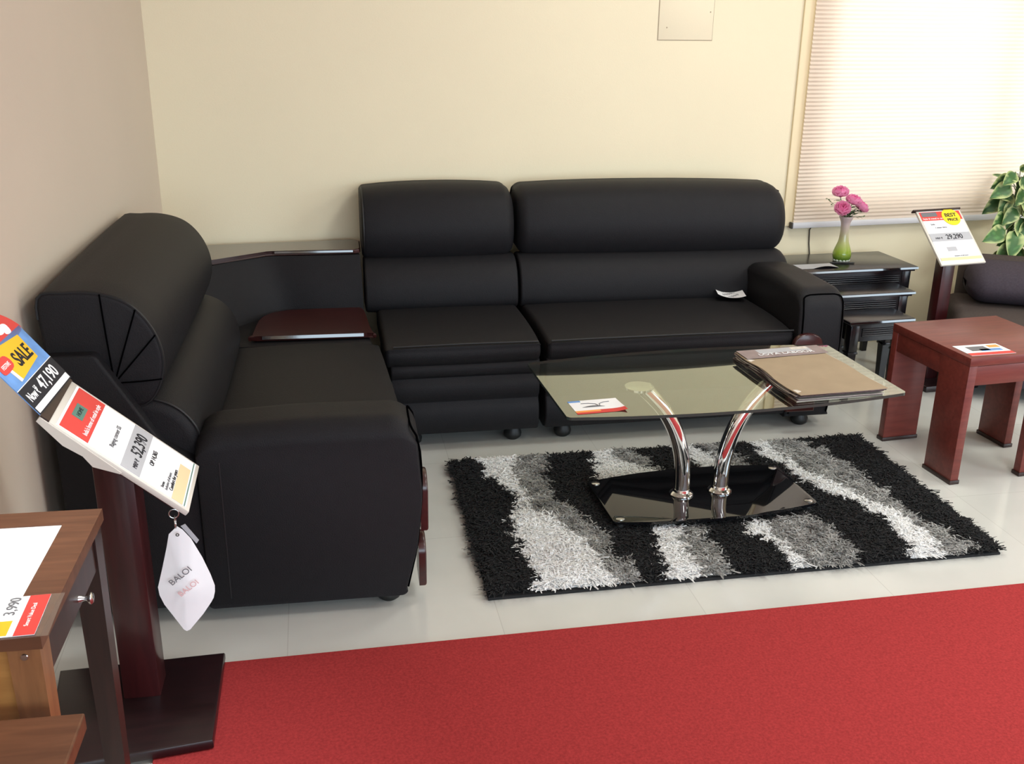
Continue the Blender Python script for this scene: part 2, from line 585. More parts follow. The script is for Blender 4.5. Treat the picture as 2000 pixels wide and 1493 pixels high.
WIN = (2.80, 4.90, 0.75, 2.45)
struct('floor', box(-2.6, 6.6, -4.2, YW + 0.12, -0.1, 0.0), 'floor')
struct('ceiling', box(-2.6, 6.6, -4.2, YW + 0.12, 2.9, 3.0), 'ceiling')
struct('wall_back', slab_with_hole(-0.42, 6.6, 0.0, 2.9, *WIN, YW, YW + 0.12), 'wall')
WDIR = Vector((-math.sin(R(8)), -math.cos(R(8)), 0))
WN = Vector((-math.cos(R(8)), math.sin(R(8)), 0))
c0 = Vector((-0.285, YW, 0))
c1 = c0 + WDIR * 8.9
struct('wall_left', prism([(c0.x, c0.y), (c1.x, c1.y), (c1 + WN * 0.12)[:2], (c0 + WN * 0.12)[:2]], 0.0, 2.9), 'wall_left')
bm = bmesh.new()
add_box(bm, 6.5, 6.6, -4.2, -2.4, 0.0, 2.9)
add_box(bm, 6.5, 6.6, 0.6, YW, 0.0, 2.9)
add_box(bm, 6.5, 6.6, -2.4, 0.6, 0.0, 0.1)
add_box(bm, 6.5, 6.6, -2.4, 0.6, 2.4, 2.9)
struct('wall_right', bm, 'wall')
struct('wall_front', slab_with_hole(-2.6, 6.6, 0.0, 2.9, -1.3, 5.2, 0.15, 2.6, -4.2, -4.08), 'wall')

# the window behind the blind
w1 = bpy.data.objects.new('window_1', None)
COL.objects.link(w1)
w1.location = ((WIN[0] + WIN[1]) / 2, YW + 0.07, WIN[2])
w1['kind'] = 'structure'
ww, wh = WIN[1] - WIN[0], WIN[3] - WIN[2]
bm = bmesh.new()
for xa, xb, za, zb in ((-ww / 2, -ww / 2 + 0.05, 0, wh), (ww / 2 - 0.05, ww / 2, 0, wh), (-0.025, 0.025, 0.05, wh - 0.05), (-ww / 2 + 0.05, ww / 2 - 0.05, 0, 0.05), (-ww / 2 + 0.05, ww / 2 - 0.05, wh - 0.05, wh)):
    add_box(bm, xa, xb, -0.02, 0.02, za, zb)
obj('window_frame', bm, 'trim', w1, 0)
obj('window_pane', box(-ww / 2 + 0.04, ww / 2 - 0.04, -0.003, 0.003, 0.04, wh - 0.04), 'clear', w1, 0)

# shop front glazing behind the camera
w2 = bpy.data.objects.new('window_2', None)
COL.objects.link(w2)
w2.location = (1.95, -4.14, 0.15)
w2['kind'] = 'structure'
bm = bmesh.new()
for xa, xb, za, zb in ((-3.25, -3.19, 0, 2.45), (3.19, 3.25, 0, 2.45), (-1.11, -1.05, 0, 2.45), (1.05, 1.11, 0, 2.45), (-3.19, 3.19, 0, 0.06), (-3.19, 3.19, 2.39, 2.45)):
    add_box(bm, xa, xb, -0.03, 0.03, za, zb)
obj('window_frame', bm, 'steel', w2, 0)

# glazed side entrance to the right of the camera
w3 = bpy.data.objects.new('window_3', None)
COL.objects.link(w3)
w3.location = (6.55, -0.9, 0.1)
w3['kind'] = 'structure'
bm = bmesh.new()
for ya, yb, za, zb in ((-1.5, -1.44, 0, 2.3), (1.44, 1.5, 0, 2.3), (-0.03, 0.03, 0, 2.3), (-1.44, 1.44, 0, 0.06), (-1.44, 1.44, 2.24, 2.3)):
    add_box(bm, -0.03, 0.03, ya, yb, za, zb)
obj('window_frame', bm, 'steel', w3, 0)

# narrow strip, its golden colour painted for the glow at the blind's left edge
o = struct('glow_strip', box(2.668, 2.722, YW - 0.012, YW, 0.655, 2.6, 0.003), 'trim')

# painted-over access panel high on the wall
t = thing('access_panel', 'painted access panel set flush in the cream wall above the sofa', 'panel', (2.073, YW, 1.54))
obj('panel_board', box(-0.134, 0.134, -0.003, 0.0, 0.003, 0.33, 0.001), 'patch', t)
bm = bmesh.new()
add_box(bm, -0.1375, -0.134, -0.0012, 0, 0, 0.334)
add_box(bm, 0.134, 0.1365, -0.0012, 0, 0, 0.334)
add_box(bm, -0.134, 0.134, -0.0012, 0, 0, 0.003)
add_box(bm, -0.134, 0.134, -0.0012, 0, 0.3305, 0.334)
obj('panel_gap', bm, 'groove', t, 0)
for sx, sz in ((-0.094, 0.056), (0.118, 0.125), (-0.094, 0.29), (0.118, 0.29)):
    s = obj('screw', lathe([(0, 0.0012), (0.003, 0.001), (0.0034, 0)], 10), 'groove', t)
    s.rotation_euler = (R(90), 0, 0)
    s.location = (sx, -0.003, sz)

# pleated blind
t = thing('pleated_blind', 'pale pink pleated blind glowing with daylight, drawn over the window', 'blind', (3.85, YW - 0.03, 0.66))
bm = bmesh.new()
z, k, rows = 0.018, 0, []
while z < 1.85:
    y = 0.0035 if k % 2 else -0.0035
    rows.append((bm.verts.new((-1.135, y, z)), bm.verts.new((1.135, y, z))))
    z += 0.0095
    k += 1
for a, b in zip(rows, rows[1:]):
    bm.faces.new((a[0], a[1], b[1], b[0]))
obj('blind_fabric', bm, 'blind', t, 0)
obj('bottom_rail', box(-1.142, 1.142, -0.013, 0.013, -0.012, 0.018, 0.004), 'rail', t, label='grey aluminium bottom rail')
obj('end_cap', box(-1.150, -1.142, -0.014, 0.014, -0.013, 0.019, 0.003), 'cord', t)
obj('head_rail', box(-1.142, 1.142, -0.02, 0.02, 1.84, 1.90, 0.004), 'rail', t)

# loose cable on the wall under the blind
o = obj('wall_cable', tube([(2.825, YW - 0.022, 0.65), (2.826, YW - 0.006, 0.63), (2.832, YW - 0.005, 0.56), (2.842, YW - 0.006, 0.50), (2.845, YW - 0.005, 0.40), (2.84, YW - 0.006, 0.2), (2.84, YW - 0.006, 0.02)], 0.0032, 6), 'cord')
tag(o, 'thin dark cable hanging down the wall below the blind', 'cable')

# red carpet
ca, sa = math.cos(R(-4.4)), math.sin(R(-4.4))
cp = [(-0.265, 2.447), (6.4, 2.447 - 6.665 * 0.0769), (6.4, -3.6), (-0.47, -3.6)]
o = obj('red_carpet', prism(cp, 0.0, 0.008, 0.003), 'carpet')
tag(o, 'plain red carpet runner laid over the cream tiles in the foreground', 'carpet')

# ------------------------------------------------------------------ sofa set
H, D = 0.965, 0.915
ROLL = [(0.915, 0.955), (0.85, 0.968), (0.78, 0.966), (0.715, 0.946), (0.67, 0.908), (0.637, 0.85), (0.624, 0.783), (0.638, 0.712), (0.68, 0.658), (0.75, 0.655), (0.83, 0.66), (0.90, 0.67), (0.915, 0.70), (0.917, 0.83)]
LUMB = [(0.70, 0.668), (0.65, 0.662), (0.60, 0.635), (0.562, 0.585), (0.546, 0.52), (0.552, 0.465), (0.60, 0.44), (0.70, 0.44), (0.76, 0.45), (0.775, 0.55), (0.76, 0.65)]
SEAT = [(-0.012, 0.452), (0.10, 0.463), (0.30, 0.466), (0.55, 0.458), (0.62, 0.45), (0.63, 0.40), (0.60, 0.36), (0.30, 0.358), (0.04, 0.365), (-0.006, 0.380), (-0.026, 0.41), (-0.022, 0.44)]
def fit(prof, ky, kz, dy=0.0):
    return [(y * ky + dy, z * kz) for y, z in prof]

def fan_lines(bm, prof, x, c, picks, r=0.003):
    for i in picks:
        y, z = prof[i]
        pts = []
        for k in range(7):
            u = k / 6
            pts.append((x - 0.004 * math.sin(math.pi * u), y + (c[0] - y) * u * 0.92, z + (c[1] - z) * u * 0.92))
        add_tube(bm, pts, r, 6)

def front_channels(x0, x1, y, levels):
    """Horizontally channelled front skirt: each band between two levels is a soft roll."""
    prof = [(y + 0.06, levels[0])]
    for a, b in zip(levels, levels[1:]):
        for k in range(7):
            u = k / 6
            prof.append((y + 0.006 - 0.019 * math.sin(math.pi * min(1, max(0, u))) ** 0.55, a + (b - a) * (0.02 + 0.96 * u)))
    prof.append((y + 0.06, levels[-1]))
    return puff(prof, x0, x1, 0.008, 0.008, 3)

def bun_foot(parent, x, y, m='void'):
    o = obj('foot', lathe([(0, 0.0), (0.022, 0.0), (0.034, 0.010), (0.037, 0.026), (0.030, 0.045), (0.024, 0.062), (0, 0.062)], 20), m, parent)
    o.location = (x, y, 0)

def sofa_body(t, x0, x1, ky, kz, seat_shift=None, seat_to=None, rl=0.012, rr=0.012, bl=0.01, br=0.01, dy=0.0, back_shift=None, roll_from=None, lumb_from=None, crowned=True):
    """Head roll, lumbar roll, seat cushion, inner frame and piping of one section from x0 to x1."""
    roll = spline(fit(ROLL, ky, kz, dy), 4)
    lumb = spline(fit(LUMB, ky, kz, dy), 4)
    seat = spline(fit(SEAT, ky, kz), 3)
    sw = lambda u: 0.006 * math.sin(math.pi * u) ** 0.5 if 0 < u < 1 else 0
    crown = lambda u: 0.020 * math.sin(math.pi * u) ** 0.55 - 0.013 if 0 < u < 1 else -0.013
    crown = crown if crowned else sw
    hr = obj('head_cushion', puff(roll, x0 if roll_from is None else roll_from, x1, rl, rr, 6, crown, back_shift), 'leather', t, 50)
    lm = obj('back_cushion', puff(lumb, x0 if lumb_from is None else lumb_from, x1, bl, br, 5, sw, back_shift), 'leather', t, 50)
    sx0, sx1 = seat_to if seat_to else (x0, x1)
    st = obj('seat_cushion', puff(seat, sx0, sx1, 0.018, 0.018, 5, sw, seat_shift), 'leather', t, 50)
    return hr, lm, st, roll, lumb, seat

# --- single armless section and two-seat section against the back wall
RX, RY, RA = 0.53, 3.715, R(-5)
KY, KZ = 0.925, 0.972
single = thing('sofa_section', 'narrow armless black leatherette sofa section beside the corner shelves', 'sofa', (RX, RY, 0), RA, 'black sofa set sections')
hr, lm, st, roll, lumb, seat = sofa_body(single, 0.004, 0.607, KY, KZ, rl=0.02, rr=0.05, seat_to=(-0.008, 0.600), roll_from=-0.058, lumb_from=-0.054)
obj('front_skirt', front_channels(0.012, 0.600, 0.0, [0.068, 0.205, 0.305, 0.372]), 'leather', single, 50)
obj('sofa_frame', prism([(0.016, 0.045), (0.598, 0.045), (0.598, 0.80), (0.016, 0.80)], 0.062, 0.40), 'leather', single, 30)
bm = bmesh.new()
add_tube(bm, [(0.024, -0.020, 0.446), (0.18, -0.024, 0.449), (0.30, -0.024, 0.450), (0.44, -0.024, 0.449), (0.588, -0.020, 0.446)], 0.0042, 8)
obj('seat_piping', bm, 'leather_pipe', st)
bm = bmesh.new()
pp = [(-0.048, 0.69 + (y - 0.69) * 0.90, 0.79 + (z - 0.79) * 0.90) for y, z in roll[:34]]
add_tube(bm, pp, 0.004, 6)
obj('end_piping', bm, 'leather_pipe', hr)
for fx, fy in ((0.10, 0.09), (0.51, 0.085), (0.10, 0.72), (0.51, 0.72)):
    bun_foot(single, fx, fy)

double = thing('sofa_section', 'wide two-seat black leatherette sofa section with a padded arm at its right end', 'sofa', (RX, RY, 0), RA, 'black sofa set sections')
x0, x1 = 0.617, 1.885
hr, lm, st, roll, lumb, seat = sofa_body(double, x0, x1, KY, KZ, rl=0.05, rr=0.085, br=0.06, seat_to=(0.626, 1.655),
    back_shift=lambda u, y, z: (y, z - 0.012 * u))
obj('front_skirt', front_channels(0.626, 1.66, 0.0, [0.068, 0.205, 0.305, 0.372]), 'leather', double, 50)
obj('sofa_frame', prism([(0.628, 0.045), (1.66, 0.045), (1.66, 0.80), (0.628, 0.80)], 0.062, 0.40), 'leather', double, 30)
obj('back_frame', prism([(1.60, 0.64), (1.86, 0.64), (1.86, 0.835), (1.60, 0.835)], 0.062, 0.60, 0.02), 'leather', double, 40)
bm = bmesh.new()
add_tube(bm, [(0.64, -0.020, 0.446), (0.8, -0.024, 0.449), (1.2, -0.024, 0.450), (1.5, -0.024, 0.449), (1.65, -0.020, 0.446)], 0.0042, 8)
obj('seat_piping', bm, 'leather_pipe', st)

ARM = [(0.004, 0.050, 0.02), (-0.034, 0.20, 0.3), (-0.052, 0.37, 0.5), (-0.036, 0.598, 0.085), (0.30, 0.600, 0.9), (0.565, 0.585, 0.07), (0.565, 0.050, 0.02)]
def arm(t, xa, xb, r0, r1, kz=1.0, back=1.0, front=0.28):
    prof = round_poly([(y * (back if y > 0 else 1), z * kz, r) for y, z, r in ARM], 8)
    a = obj('arm', puff(prof, xa, xb, r0, r1, 8, wf=lambda ny, nz: 0.0 if nz < -0.4 else front + (1 - front) * max(0, nz)), 'leather', t, 50)
    return a, prof

def ornaments(t, cx, y0, w, zs):
    for i, (za, zb) in enumerate(zs):
        y0 = y0 + 0.008 * i
        bm = bmesh.new()
        n = 14
        out = [(cx - w / 2 * math.cos(math.pi * k / n), zb - 0.045 + 0.045 * math.sin(math.pi * k / n)) for k in range(n + 1)] + [(cx + w / 2, za), (cx - w / 2, za)]
        f = [bm.verts.new((x, y0 - 0.010, z)) for x, z in out]
        b = [bm.verts.new((x, y0 + 0.012, z)) for x, z in out]
        ff = bm.faces.new(f)
        bm.faces.new(b[::-1])
        for k in range(len(out)):
            j = (k + 1) % len(out)
            bm.faces.new((f[k], f[j], b[j], b[k]))
        bmesh.ops.bevel(bm, geom=list(ff.edges), offset=0.006, segments=3, profile=0.5, affect='EDGES')
        obj('wood_trim', bm, 'red_shelf_wood', t, 40, label='dark red wooden trim block')

def arm_front_piping(xa, xb, kz=1.0, both=True):
    """Piping that outlines the front face of a padded arm."""
    tab = [(0.05, 0.004), (0.20, -0.030), (0.37, -0.046), (0.48, -0.045), (0.54, -0.036), (0.575, -0.016)]
    def fy(z):
        z /= kz
        for (za, ya), (zb, yb) in zip(tab, tab[1:]):
            if z <= zb:
                return ya + (yb - ya) * max(0, z - za) / (zb - za)
        return tab[-1][1]
    zs = [0.07 + (0.545 - 0.07) * k / 10 for k in range(11)]
    pts = [(xa, fy(z * kz), z * kz) for z in zs]
    for k in range(1, 8):
        a = math.pi * k / 8
        x = (xa + xb) / 2 - (xb - xa) / 2 * math.copysign(abs(math.cos(a)) ** 0.5, math.cos(a))
        z = (0.548 + 0.028 * math.sin(a) ** 0.6) * kz
        pts.append((x, fy(z), z))
    if both:
        pts += [(xb, fy(z * kz), z * kz) for z in zs[::-1]]
    return tube(pts, 0.0032, 6)

a, prof = arm(double, 1.662, 1.858, 0.045, 0.045, 1.03)
obj('arm_piping', arm_front_piping(1.676, 1.846, 1.03), 'seam', a)
ornaments(double, 1.700, -0.056, 0.125, [(0.27, 0.442), (0.10, 0.25)])
for fx, fy in ((0.72, 0.085), (1.76, 0.06), (0.72, 0.72), (1.76, 0.72)):
    bun_foot(double, fx, fy)

# --- left section along the side wall, its padded arm towards the camera
LX, LY, LA = 0.41, 2.58, R(83.8)
left = thing('sofa_section', 'black leatherette sofa section along the side wall with a pleated fan-shaped end', 'sofa', (LX, LY, 0), LA, 'black sofa set sections')
bs = lambda u, y, z: (y + 0.0 * u, z)
hr, lm, st, roll, lumb, seat = sofa_body(left, 0.05, 1.17, 1.0, 1.0, rl=0.012, rr=0.02, bl=0.03, seat_to=(0.19, 1.155), crowned=False,
    seat_shift=lambda u, y, z: (y + 0.055 * u * max(0, 1 - y / 0.5), z))
obj('front_skirt', front_channels(0.19, 0.98, 0.0, [0.068, 0.205, 0.305, 0.372]), 'leather', left, 50)
obj('sofa_frame', prism([(0.06, 0.06), (1.15, 0.10), (1.15, 0.88), (0.06, 0.88)], 0.062, 0.40), 'leather', left, 30)
obj('back_frame', prism([(0.07, 0.72), (1.15, 0.72), (1.15, 0.88), (0.07, 0.88)], 0.40, 0.70), 'leather', left, 30)
ctr = (0.752, 0.722)
bm = bmesh.new()
fan_lines(bm, roll, 0.050, ctr, [9, 15, 20, 27], 0.0021)
obj('fan_seam', bm, 'seam', hr)
bm = bmesh.new()
add_tube(bm, [(0.056, y, z) for y, z in roll[54:] + roll[:36]], 0.0042, 6)
obj('end_piping', bm, 'leather_pipe', hr)
bm = bmesh.new()
add_tube(bm, [(0.066, y, z) for y, z in lumb[2:26]], 0.004, 6)
obj('end_piping', bm, 'leather_pipe', lm)
a, prof = arm(left, 0.0, 0.205, 0.06, 0.05, 1.0, front=0.14)
obj('arm_piping', arm_front_piping(0.014, 0.192), 'seam', a)
obj('arm_piping', tube([(0.0015, 0.50, 0.08), (0.0015, 0.50, 0.3), (0.0015, 0.50, 0.50)], 0.0028, 6), 'leather_pipe', a)
PANEL = round_poly([(0.56, 0.055, 0), (0.56, 0.50, 0.03), (0.64, 0.555, 0.05), (0.785, 0.812, 0.02), (0.912, 0.812, 0.015), (0.912, 0.055, 0)], 5)
obj('side_panel', puff(PANEL, 0.012, 0.058, 0.008, 0.004, 3), 'leather', left, 35)
ornaments(left, 0.103, -0.055, 0.115, [(0.232, 0.402), (0.05, 0.198)])
for fx, fy in ((0.075, 0.055), (1.08, 0.14), (0.10, 0.82), (1.08, 0.82)):
    bun_foot(left, fx, fy)

# --- corner unit with two wooden shelves
corner = thing('corner_unit', 'black upholstered corner unit with a dark wooden top ledge and a red wooden shelf', 'shelf unit', (0.10, 4.1, 0))
def loc(pts, o=(0.10, 4.1)):
    return [(x - o[0], y - o[1]) for x, y in pts]
obj('corner_base', prism(loc([(0.490, 3.80), (0.505, 4.52), (-0.24, 4.52), (-0.31, 3.92)]), 0.05, 0.435, 0.015), 'leather', corner, 40)
# upholstered panel that bends round the corner
front_hi = [(-0.30, 4.06), (-0.085, 4.235), (0.02, 4.305), (0.138, 4.355), (0.30, 4.33), (0.512, 4.305)]
front_lo = [(-0.28, 3.98), (-0.03, 4.13), (0.07, 4.215), (0.18, 4.27), (0.32, 4.25), (0.510, 4.225)]
def fine(pts):
    return spline(pts, 5, closed=False)
hi, lo = fine(front_hi), fine(front_lo)
bm = bmesh.new()
L = loc
rows = []
for k in range(7):
    u = k / 6
    row = []
    for (xa, ya), (xb, yb) in zip(lo, hi):
        bow = -0.018 * math.sin(math.pi * u)
        row.append(bm.verts.new((xa + (xb - xa) * u - 0.10, ya + (yb - ya) * u + bow - 4.1, 0.43 + (0.672 - 0.43) * u)))
    rows.append(row)
for r0, r1 in zip(rows, rows[1:]):
    for k in range(len(r0) - 1):
        bm.faces.new((r0[k], r0[k + 1], r1[k + 1], r1[k]))
back = [bm.verts.new((x, y, z)) for z in (0.43, 0.672) for x, y in loc([(-0.27, 4.50), (0.51, 4.50)])]
bm.faces.new([*rows[-1], back[3], back[2]][::-1])
bm.faces.new([*rows[0], back[1], back[0]])
bm.faces.new((back[0], back[1], back[3], back[2]))
bm.faces.new([r[0] for r in rows] + [back[2], back[0]])
bm.faces.new([r[-1] for r in rows][::-1] + [back[1], back[3]])
obj('padded_panel', bm, 'leather', corner, 40)
obj('top_ledge', prism(loc([(-0.325, 4.075), (-0.10, 4.238), (0.125, 4.360), (0.150, 4.362), (0.49, 4.318), (0.512, 4.325), (0.520, 4.345), (0.535, 4.49), (0.525, 4.515), (0.50, 4.53), (-0.265, 4.54), (-0.285, 4.52)]), 0.674, 0.694, 0.005, 3), 'shelf_wood', corner, 0, label='glossy dark wooden top ledge')
sh = [(0.055, 3.905), (0.475, 3.857), (0.492, 3.87), (0.505, 4.19), (0.485, 4.225), (0.45, 4.235), (0.20, 4.255), (0.12, 4.215), (0.075, 4.13), (0.045, 3.96), (0.042, 3.92)]
obj('lower_shelf', prism(loc(spline(sh, 4)), 0.442, 0.462, 0.006, 3), 'red_shelf_wood', corner, 0, label='dark red wooden lower shelf')
for (xa, ya), (xb, yb), zz in (((0.075, 3.9025), (0.462, 3.858), 0.461), ((0.16, 4.3605), (0.485, 4.3185), 0.693)):
    v = Vector((xb - xa, yb - ya, 0))
    if zz < 0.5:
        nose = [(0.002, 0.0), (0.002, -0.012), (-0.0052, -0.012), (-0.0024, 0.0)]
    else:
        nose = [(0.002, -0.002), (0.002, -0.010), (-0.0040, -0.010), (-0.0025, -0.002)]
    o = obj('edge_moulding', puff(nose, 0.0, v.length), 'lacquer', corner, 0)
    o.location = (xa - 0.10, ya - 4.1, zz)
    o.rotation_euler = (0, 0, math.atan2(v.y, v.x))
for fx, fy in ((-0.2, 4.0), (0.42, 3.9), (0.45, 4.42), (-0.15, 4.42)):
    bun_foot(corner, fx - 0.10, fy - 4.1)

# ------------------------------------------------------------------ shag rug
RUG = [
    ('W', [(-0.761,0.512), (-0.707,0.489), (-0.625,0.507), (-0.578,0.463), (-0.629,0.342), (-0.618,0.245), (-0.608,0.127), (-0.627,0.044), (-0.595,-0.019), (-0.550,-0.061), (-0.518,-0.155), (-0.482,-0.245), (-0.473,-0.347), (-0.473,-0.405), (-0.447,-0.474), (-0.473,-0.498), (-0.576,-0.509), (-0.700,-0.520), (-0.707,-0.480), (-0.672,-0.413), (-0.708,-0.360), (-0.704,-0.263), (-0.697,-0.192), (-0.729,-0.144), (-0.688,-0.085), (-0.711,-0.036), (-0.671,0.027), (-0.656,0.122), (-0.682,0.202), (-0.718,0.300), (-0.734,0.385)]),
    ('G', [(-0.575,0.477), (-0.461,0.498), (-0.503,0.323), (-0.530,0.279), (-0.517,0.230), (-0.510,0.125), (-0.522,0.047), (-0.482,0.053), (-0.456,-0.028), (-0.434,-0.134), (-0.412,-0.214), (-0.408,-0.256), (-0.441,-0.282), (-0.415,-0.356), (-0.381,-0.361), (-0.370,-0.459), (-0.402,-0.518), (-0.452,-0.492), (-0.470,-0.396), (-0.473,-0.347), (-0.482,-0.245), (-0.518,-0.155), (-0.550,-0.061), (-0.595,-0.019), (-0.627,0.044), (-0.608,0.127), (-0.618,0.245), (-0.629,0.342)]),
    ('W', [(-0.301,0.430), (-0.250,0.498), (-0.201,0.491), (-0.213,0.380), (-0.160,0.329), (-0.082,0.247), (-0.075,0.138), (-0.312,0.122), (-0.325,0.297)]),
    ('G', [(-0.201,0.491), (-0.138,0.490), (-0.104,0.394), (-0.088,0.304), (-0.062,0.217), (-0.160,0.329), (-0.213,0.380)]),
    ('W', [(0.028,0.512), (0.063,0.507), (0.123,0.454), (0.156,0.378), (0.180,0.346), (0.138,0.251), (0.051,0.167), (0.077,0.320), (0.054,0.407)]),
    ('G', [(0.144,0.495), (0.253,0.494), (0.212,0.384), (0.274,0.360), (0.278,0.197), (0.202,0.208), (0.180,0.346), (0.156,0.378)]),
    ('W', [(-0.239,-0.164), (-0.146,-0.177), (-0.169,-0.292), (-0.193,-0.390), (-0.177,-0.460), (-0.197,-0.503), (-0.247,-0.532), (-0.319,-0.530), (-0.309,-0.468), (-0.267,-0.446), (-0.281,-0.396), (-0.282,-0.337), (-0.248,-0.260)]),
    ('G', [(-0.146,-0.177), (-0.054,-0.191), (-0.089,-0.273), (-0.073,-0.358), (-0.077,-0.437), (-0.089,-0.492), (-0.148,-0.529), (-0.199,-0.522), (-0.177,-0.460), (-0.193,-0.390), (-0.169,-0.292)]),
    ('W', [(0.065,-0.209), (0.156,-0.189), (0.145,-0.265), (0.139,-0.329), (0.163,-0.394), (0.173,-0.465), (0.165,-0.503), (0.127,-0.530), (0.097,-0.530), (0.116,-0.476), (0.121,-0.418), (0.117,-0.356), (0.093,-0.311), (0.076,-0.287), (0.068,-0.243)]),
    ('G', [(0.156,-0.189), (0.238,-0.167), (0.333,-0.170), (0.339,-0.239), (0.365,-0.254), (0.355,-0.329), (0.356,-0.403), (0.359,-0.444), (0.314,-0.516), (0.257,-0.526), (0.181,-0.524), (0.165,-0.503), (0.173,-0.465), (0.163,-0.394), (0.139,-0.329), (0.145,-0.265)]),
    ('W', [(0.385,0.509), (0.454,0.499), (0.434,0.345), (0.456,0.253), (0.461,0.181), (0.511,0.105), (0.553,0.006), (0.587,-0.100), (0.632,-0.179), (0.640,-0.216), (0.651,-0.297), (0.661,-0.375), (0.632,-0.485), (0.595,-0.520), (0.483,-0.512), (0.550,-0.442), (0.548,-0.369), (0.540,-0.314), (0.581,-0.230), (0.566,-0.205), (0.530,-0.176), (0.548,-0.131), (0.516,-0.089), (0.485,-0.047), (0.447,0.035), (0.420,0.105), (0.409,0.175), (0.391,0.248), (0.362,0.311), (0.367,0.416)]),
    ('G', [(0.454,0.499), (0.548,0.485), (0.559,0.451), (0.615,0.427), (0.581,0.370), (0.636,0.362), (0.626,0.287), (0.659,0.238), (0.661,0.180), (0.682,0.135), (0.664,0.056), (0.672,0.002), (0.686,-0.039), (0.667,-0.074), (0.690,-0.128), (0.680,-0.186), (0.691,-0.258), (0.712,-0.318), (0.742,-0.333), (0.731,-0.397), (0.772,-0.445), (0.722,-0.489), (0.641,-0.497), (0.632,-0.485), (0.661,-0.375), (0.651,-0.297), (0.640,-0.216), (0.632,-0.179), (0.587,-0.100), (0.553,0.006), (0.511,0.105), (0.461,0.181), (0.456,0.253), (0.434,0.345)]),
]
def inside(x, y, poly):
    c = False
    n = len(poly)
    j = n - 1
    for i in range(n):
        xi, yi = poly[i]
        xj, yj = poly[j]
        if (yi > y) != (yj > y) and x < (xj - xi) * (y - yi) / (yj - yi) + xi:
            c = not c
        j = i
    return c

RUG = [(k, p, min(q[0] for q in p), max(q[0] for q in p), min(q[1] for q in p), max(q[1] for q in p)) for k, p in RUG]
def rug_col(x, y, rnd):
    jx = x + 0.022 * noise.noise((x * 28, y * 28, 1)) + rnd.gauss(0, 0.006)
    jy = y + 0.022 * noise.noise((x * 28, y * 28, 9)) + rnd.gauss(0, 0.006)
    for k, p, a, b, c, d in RUG:
        if a <= jx <= b and c <= jy <= d and inside(jx, jy, p):
            if k == 'W':
                v = rnd.uniform(0.88, 0.97)
                return (v, v * 0.995, v * 0.99)
            s = 0.5 + 0.35 * noise.noise((x * 16 + 5, y * 16, 3)) + 0.45 * noise.noise((x * 38, y * 38, 7))
            v = min(0.8, max(0.07, 0.10 + 0.52 * s + rnd.uniform(-0.08, 0.10)))
            return (v, v * 0.985, v * 0.95)
    v = rnd.uniform(0.006, 0.016)
    return (v, v * 0.95, v * 1.02)

rug = thing('shag_rug', 'black, white and grey shag rug under the glass coffee table', 'rug', (1.5375, 2.983, 0), R(-5.0))
obj('backing', prism([(-0.852, -0.492), (0.845, -0.482), (0.858, 0.472), (-0.845, 0.492)], 0.0, 0.010, 0.003), 'rug_back', rug, 30)
rnd = random.Random(3)
verts, faces, cols = [], [], []
NX, NY = 192, 110
for i in range(NX):
    for j in range(NY):
        tx = -0.848 + 1.696 * (i + rnd.random()) / NX
        ty = -0.482 + 0.962 * (j + rnd.random()) / NY
        col = rug_col(tx, ty, rnd)
        ln0 = rnd.uniform(0.023, 0.034)
        gx_ = 0.010 * noise.noise((tx * 9, ty * 9, 4)) + rnd.gauss(0, 0.004)
        gy_ = 0.010 * noise.noise((tx * 9, ty * 9, 14)) + rnd.gauss(0, 0.004)
        ex = max(0, abs(tx) - 0.80) / 0.05
        ey = max(0, abs(ty) - 0.45) / 0.03
        gx_ += math.copysign(0.009 * ex * rnd.random(), tx)
        gy_ += math.copysign(0.004 * ey * rnd.random(), ty)
        ln0 *= 1 - 0.35 * min(1, max(ex, ey))
        if abs(tx + 0.012) < 0.37 and abs(ty - 0.002) < 0.19:
            ln0 = min(ln0, 0.030)
        for q in range(7):
            x, y = tx + rnd.gauss(0, 0.0022), ty + rnd.gauss(0, 0.0022)
            ln = ln0 * rnd.uniform(0.8, 1.05)
            lx, ly = gx_ + rnd.gauss(0, 0.0072), gy_ + rnd.gauss(0, 0.0072)
            w = rnd.uniform(0.0017, 0.0030)
            hh = math.hypot(lx, ly) + 1e-6
            dx, dy = -ly / hh * w, lx / hh * w
            b = len(verts)
            zt_ = 0.008 + ln * rnd.uniform(0.78, 1.0)
            verts += [(x - dx, y - dy, 0.008 + ln * 0.45), (x + dx, y + dy, 0.008 + ln * 0.45),
                      (x + lx * 0.35 + dx, y + ly * 0.35 + dy, zt_ - 0.002), (x + lx * 0.35 - dx, y + ly * 0.35 - dy, zt_ - 0.002),
                      (x + lx * 1.5 + dx * 0.5, y + ly * 1.5 + dy * 0.5, zt_ - rnd.uniform(-0.001, 0.004)), (x + lx * 1.5 - dx * 0.5, y + ly * 1.5 - dy * 0.5, zt_ - rnd.uniform(-0.001, 0.004))]
            faces += [(b, b + 1, b + 2, b + 3), (b + 3, b + 2, b + 4, b + 5)]
            cols += [col] * 6
GU, GV = 330, 188
b0 = len(verts)
for i in range(GU + 1):
    for j in range(GV + 1):
        x, y = -0.842 + 1.690 * i / GU, -0.478 + 0.950 * j / GV
        ed = min(1, (0.848 - abs(x)) / 0.03, (0.482 - abs(y)) / 0.03)
        verts.append((x + rnd.gauss(0, 0.0012), y + rnd.gauss(0, 0.0012), 0.010 + (0.019 + 0.004 * noise.noise((x * 70, y * 70, 2)) + rnd.uniform(-0.002, 0.002)) * max(0.0, ed)))
        cols.append(rug_col(x, y, rnd))
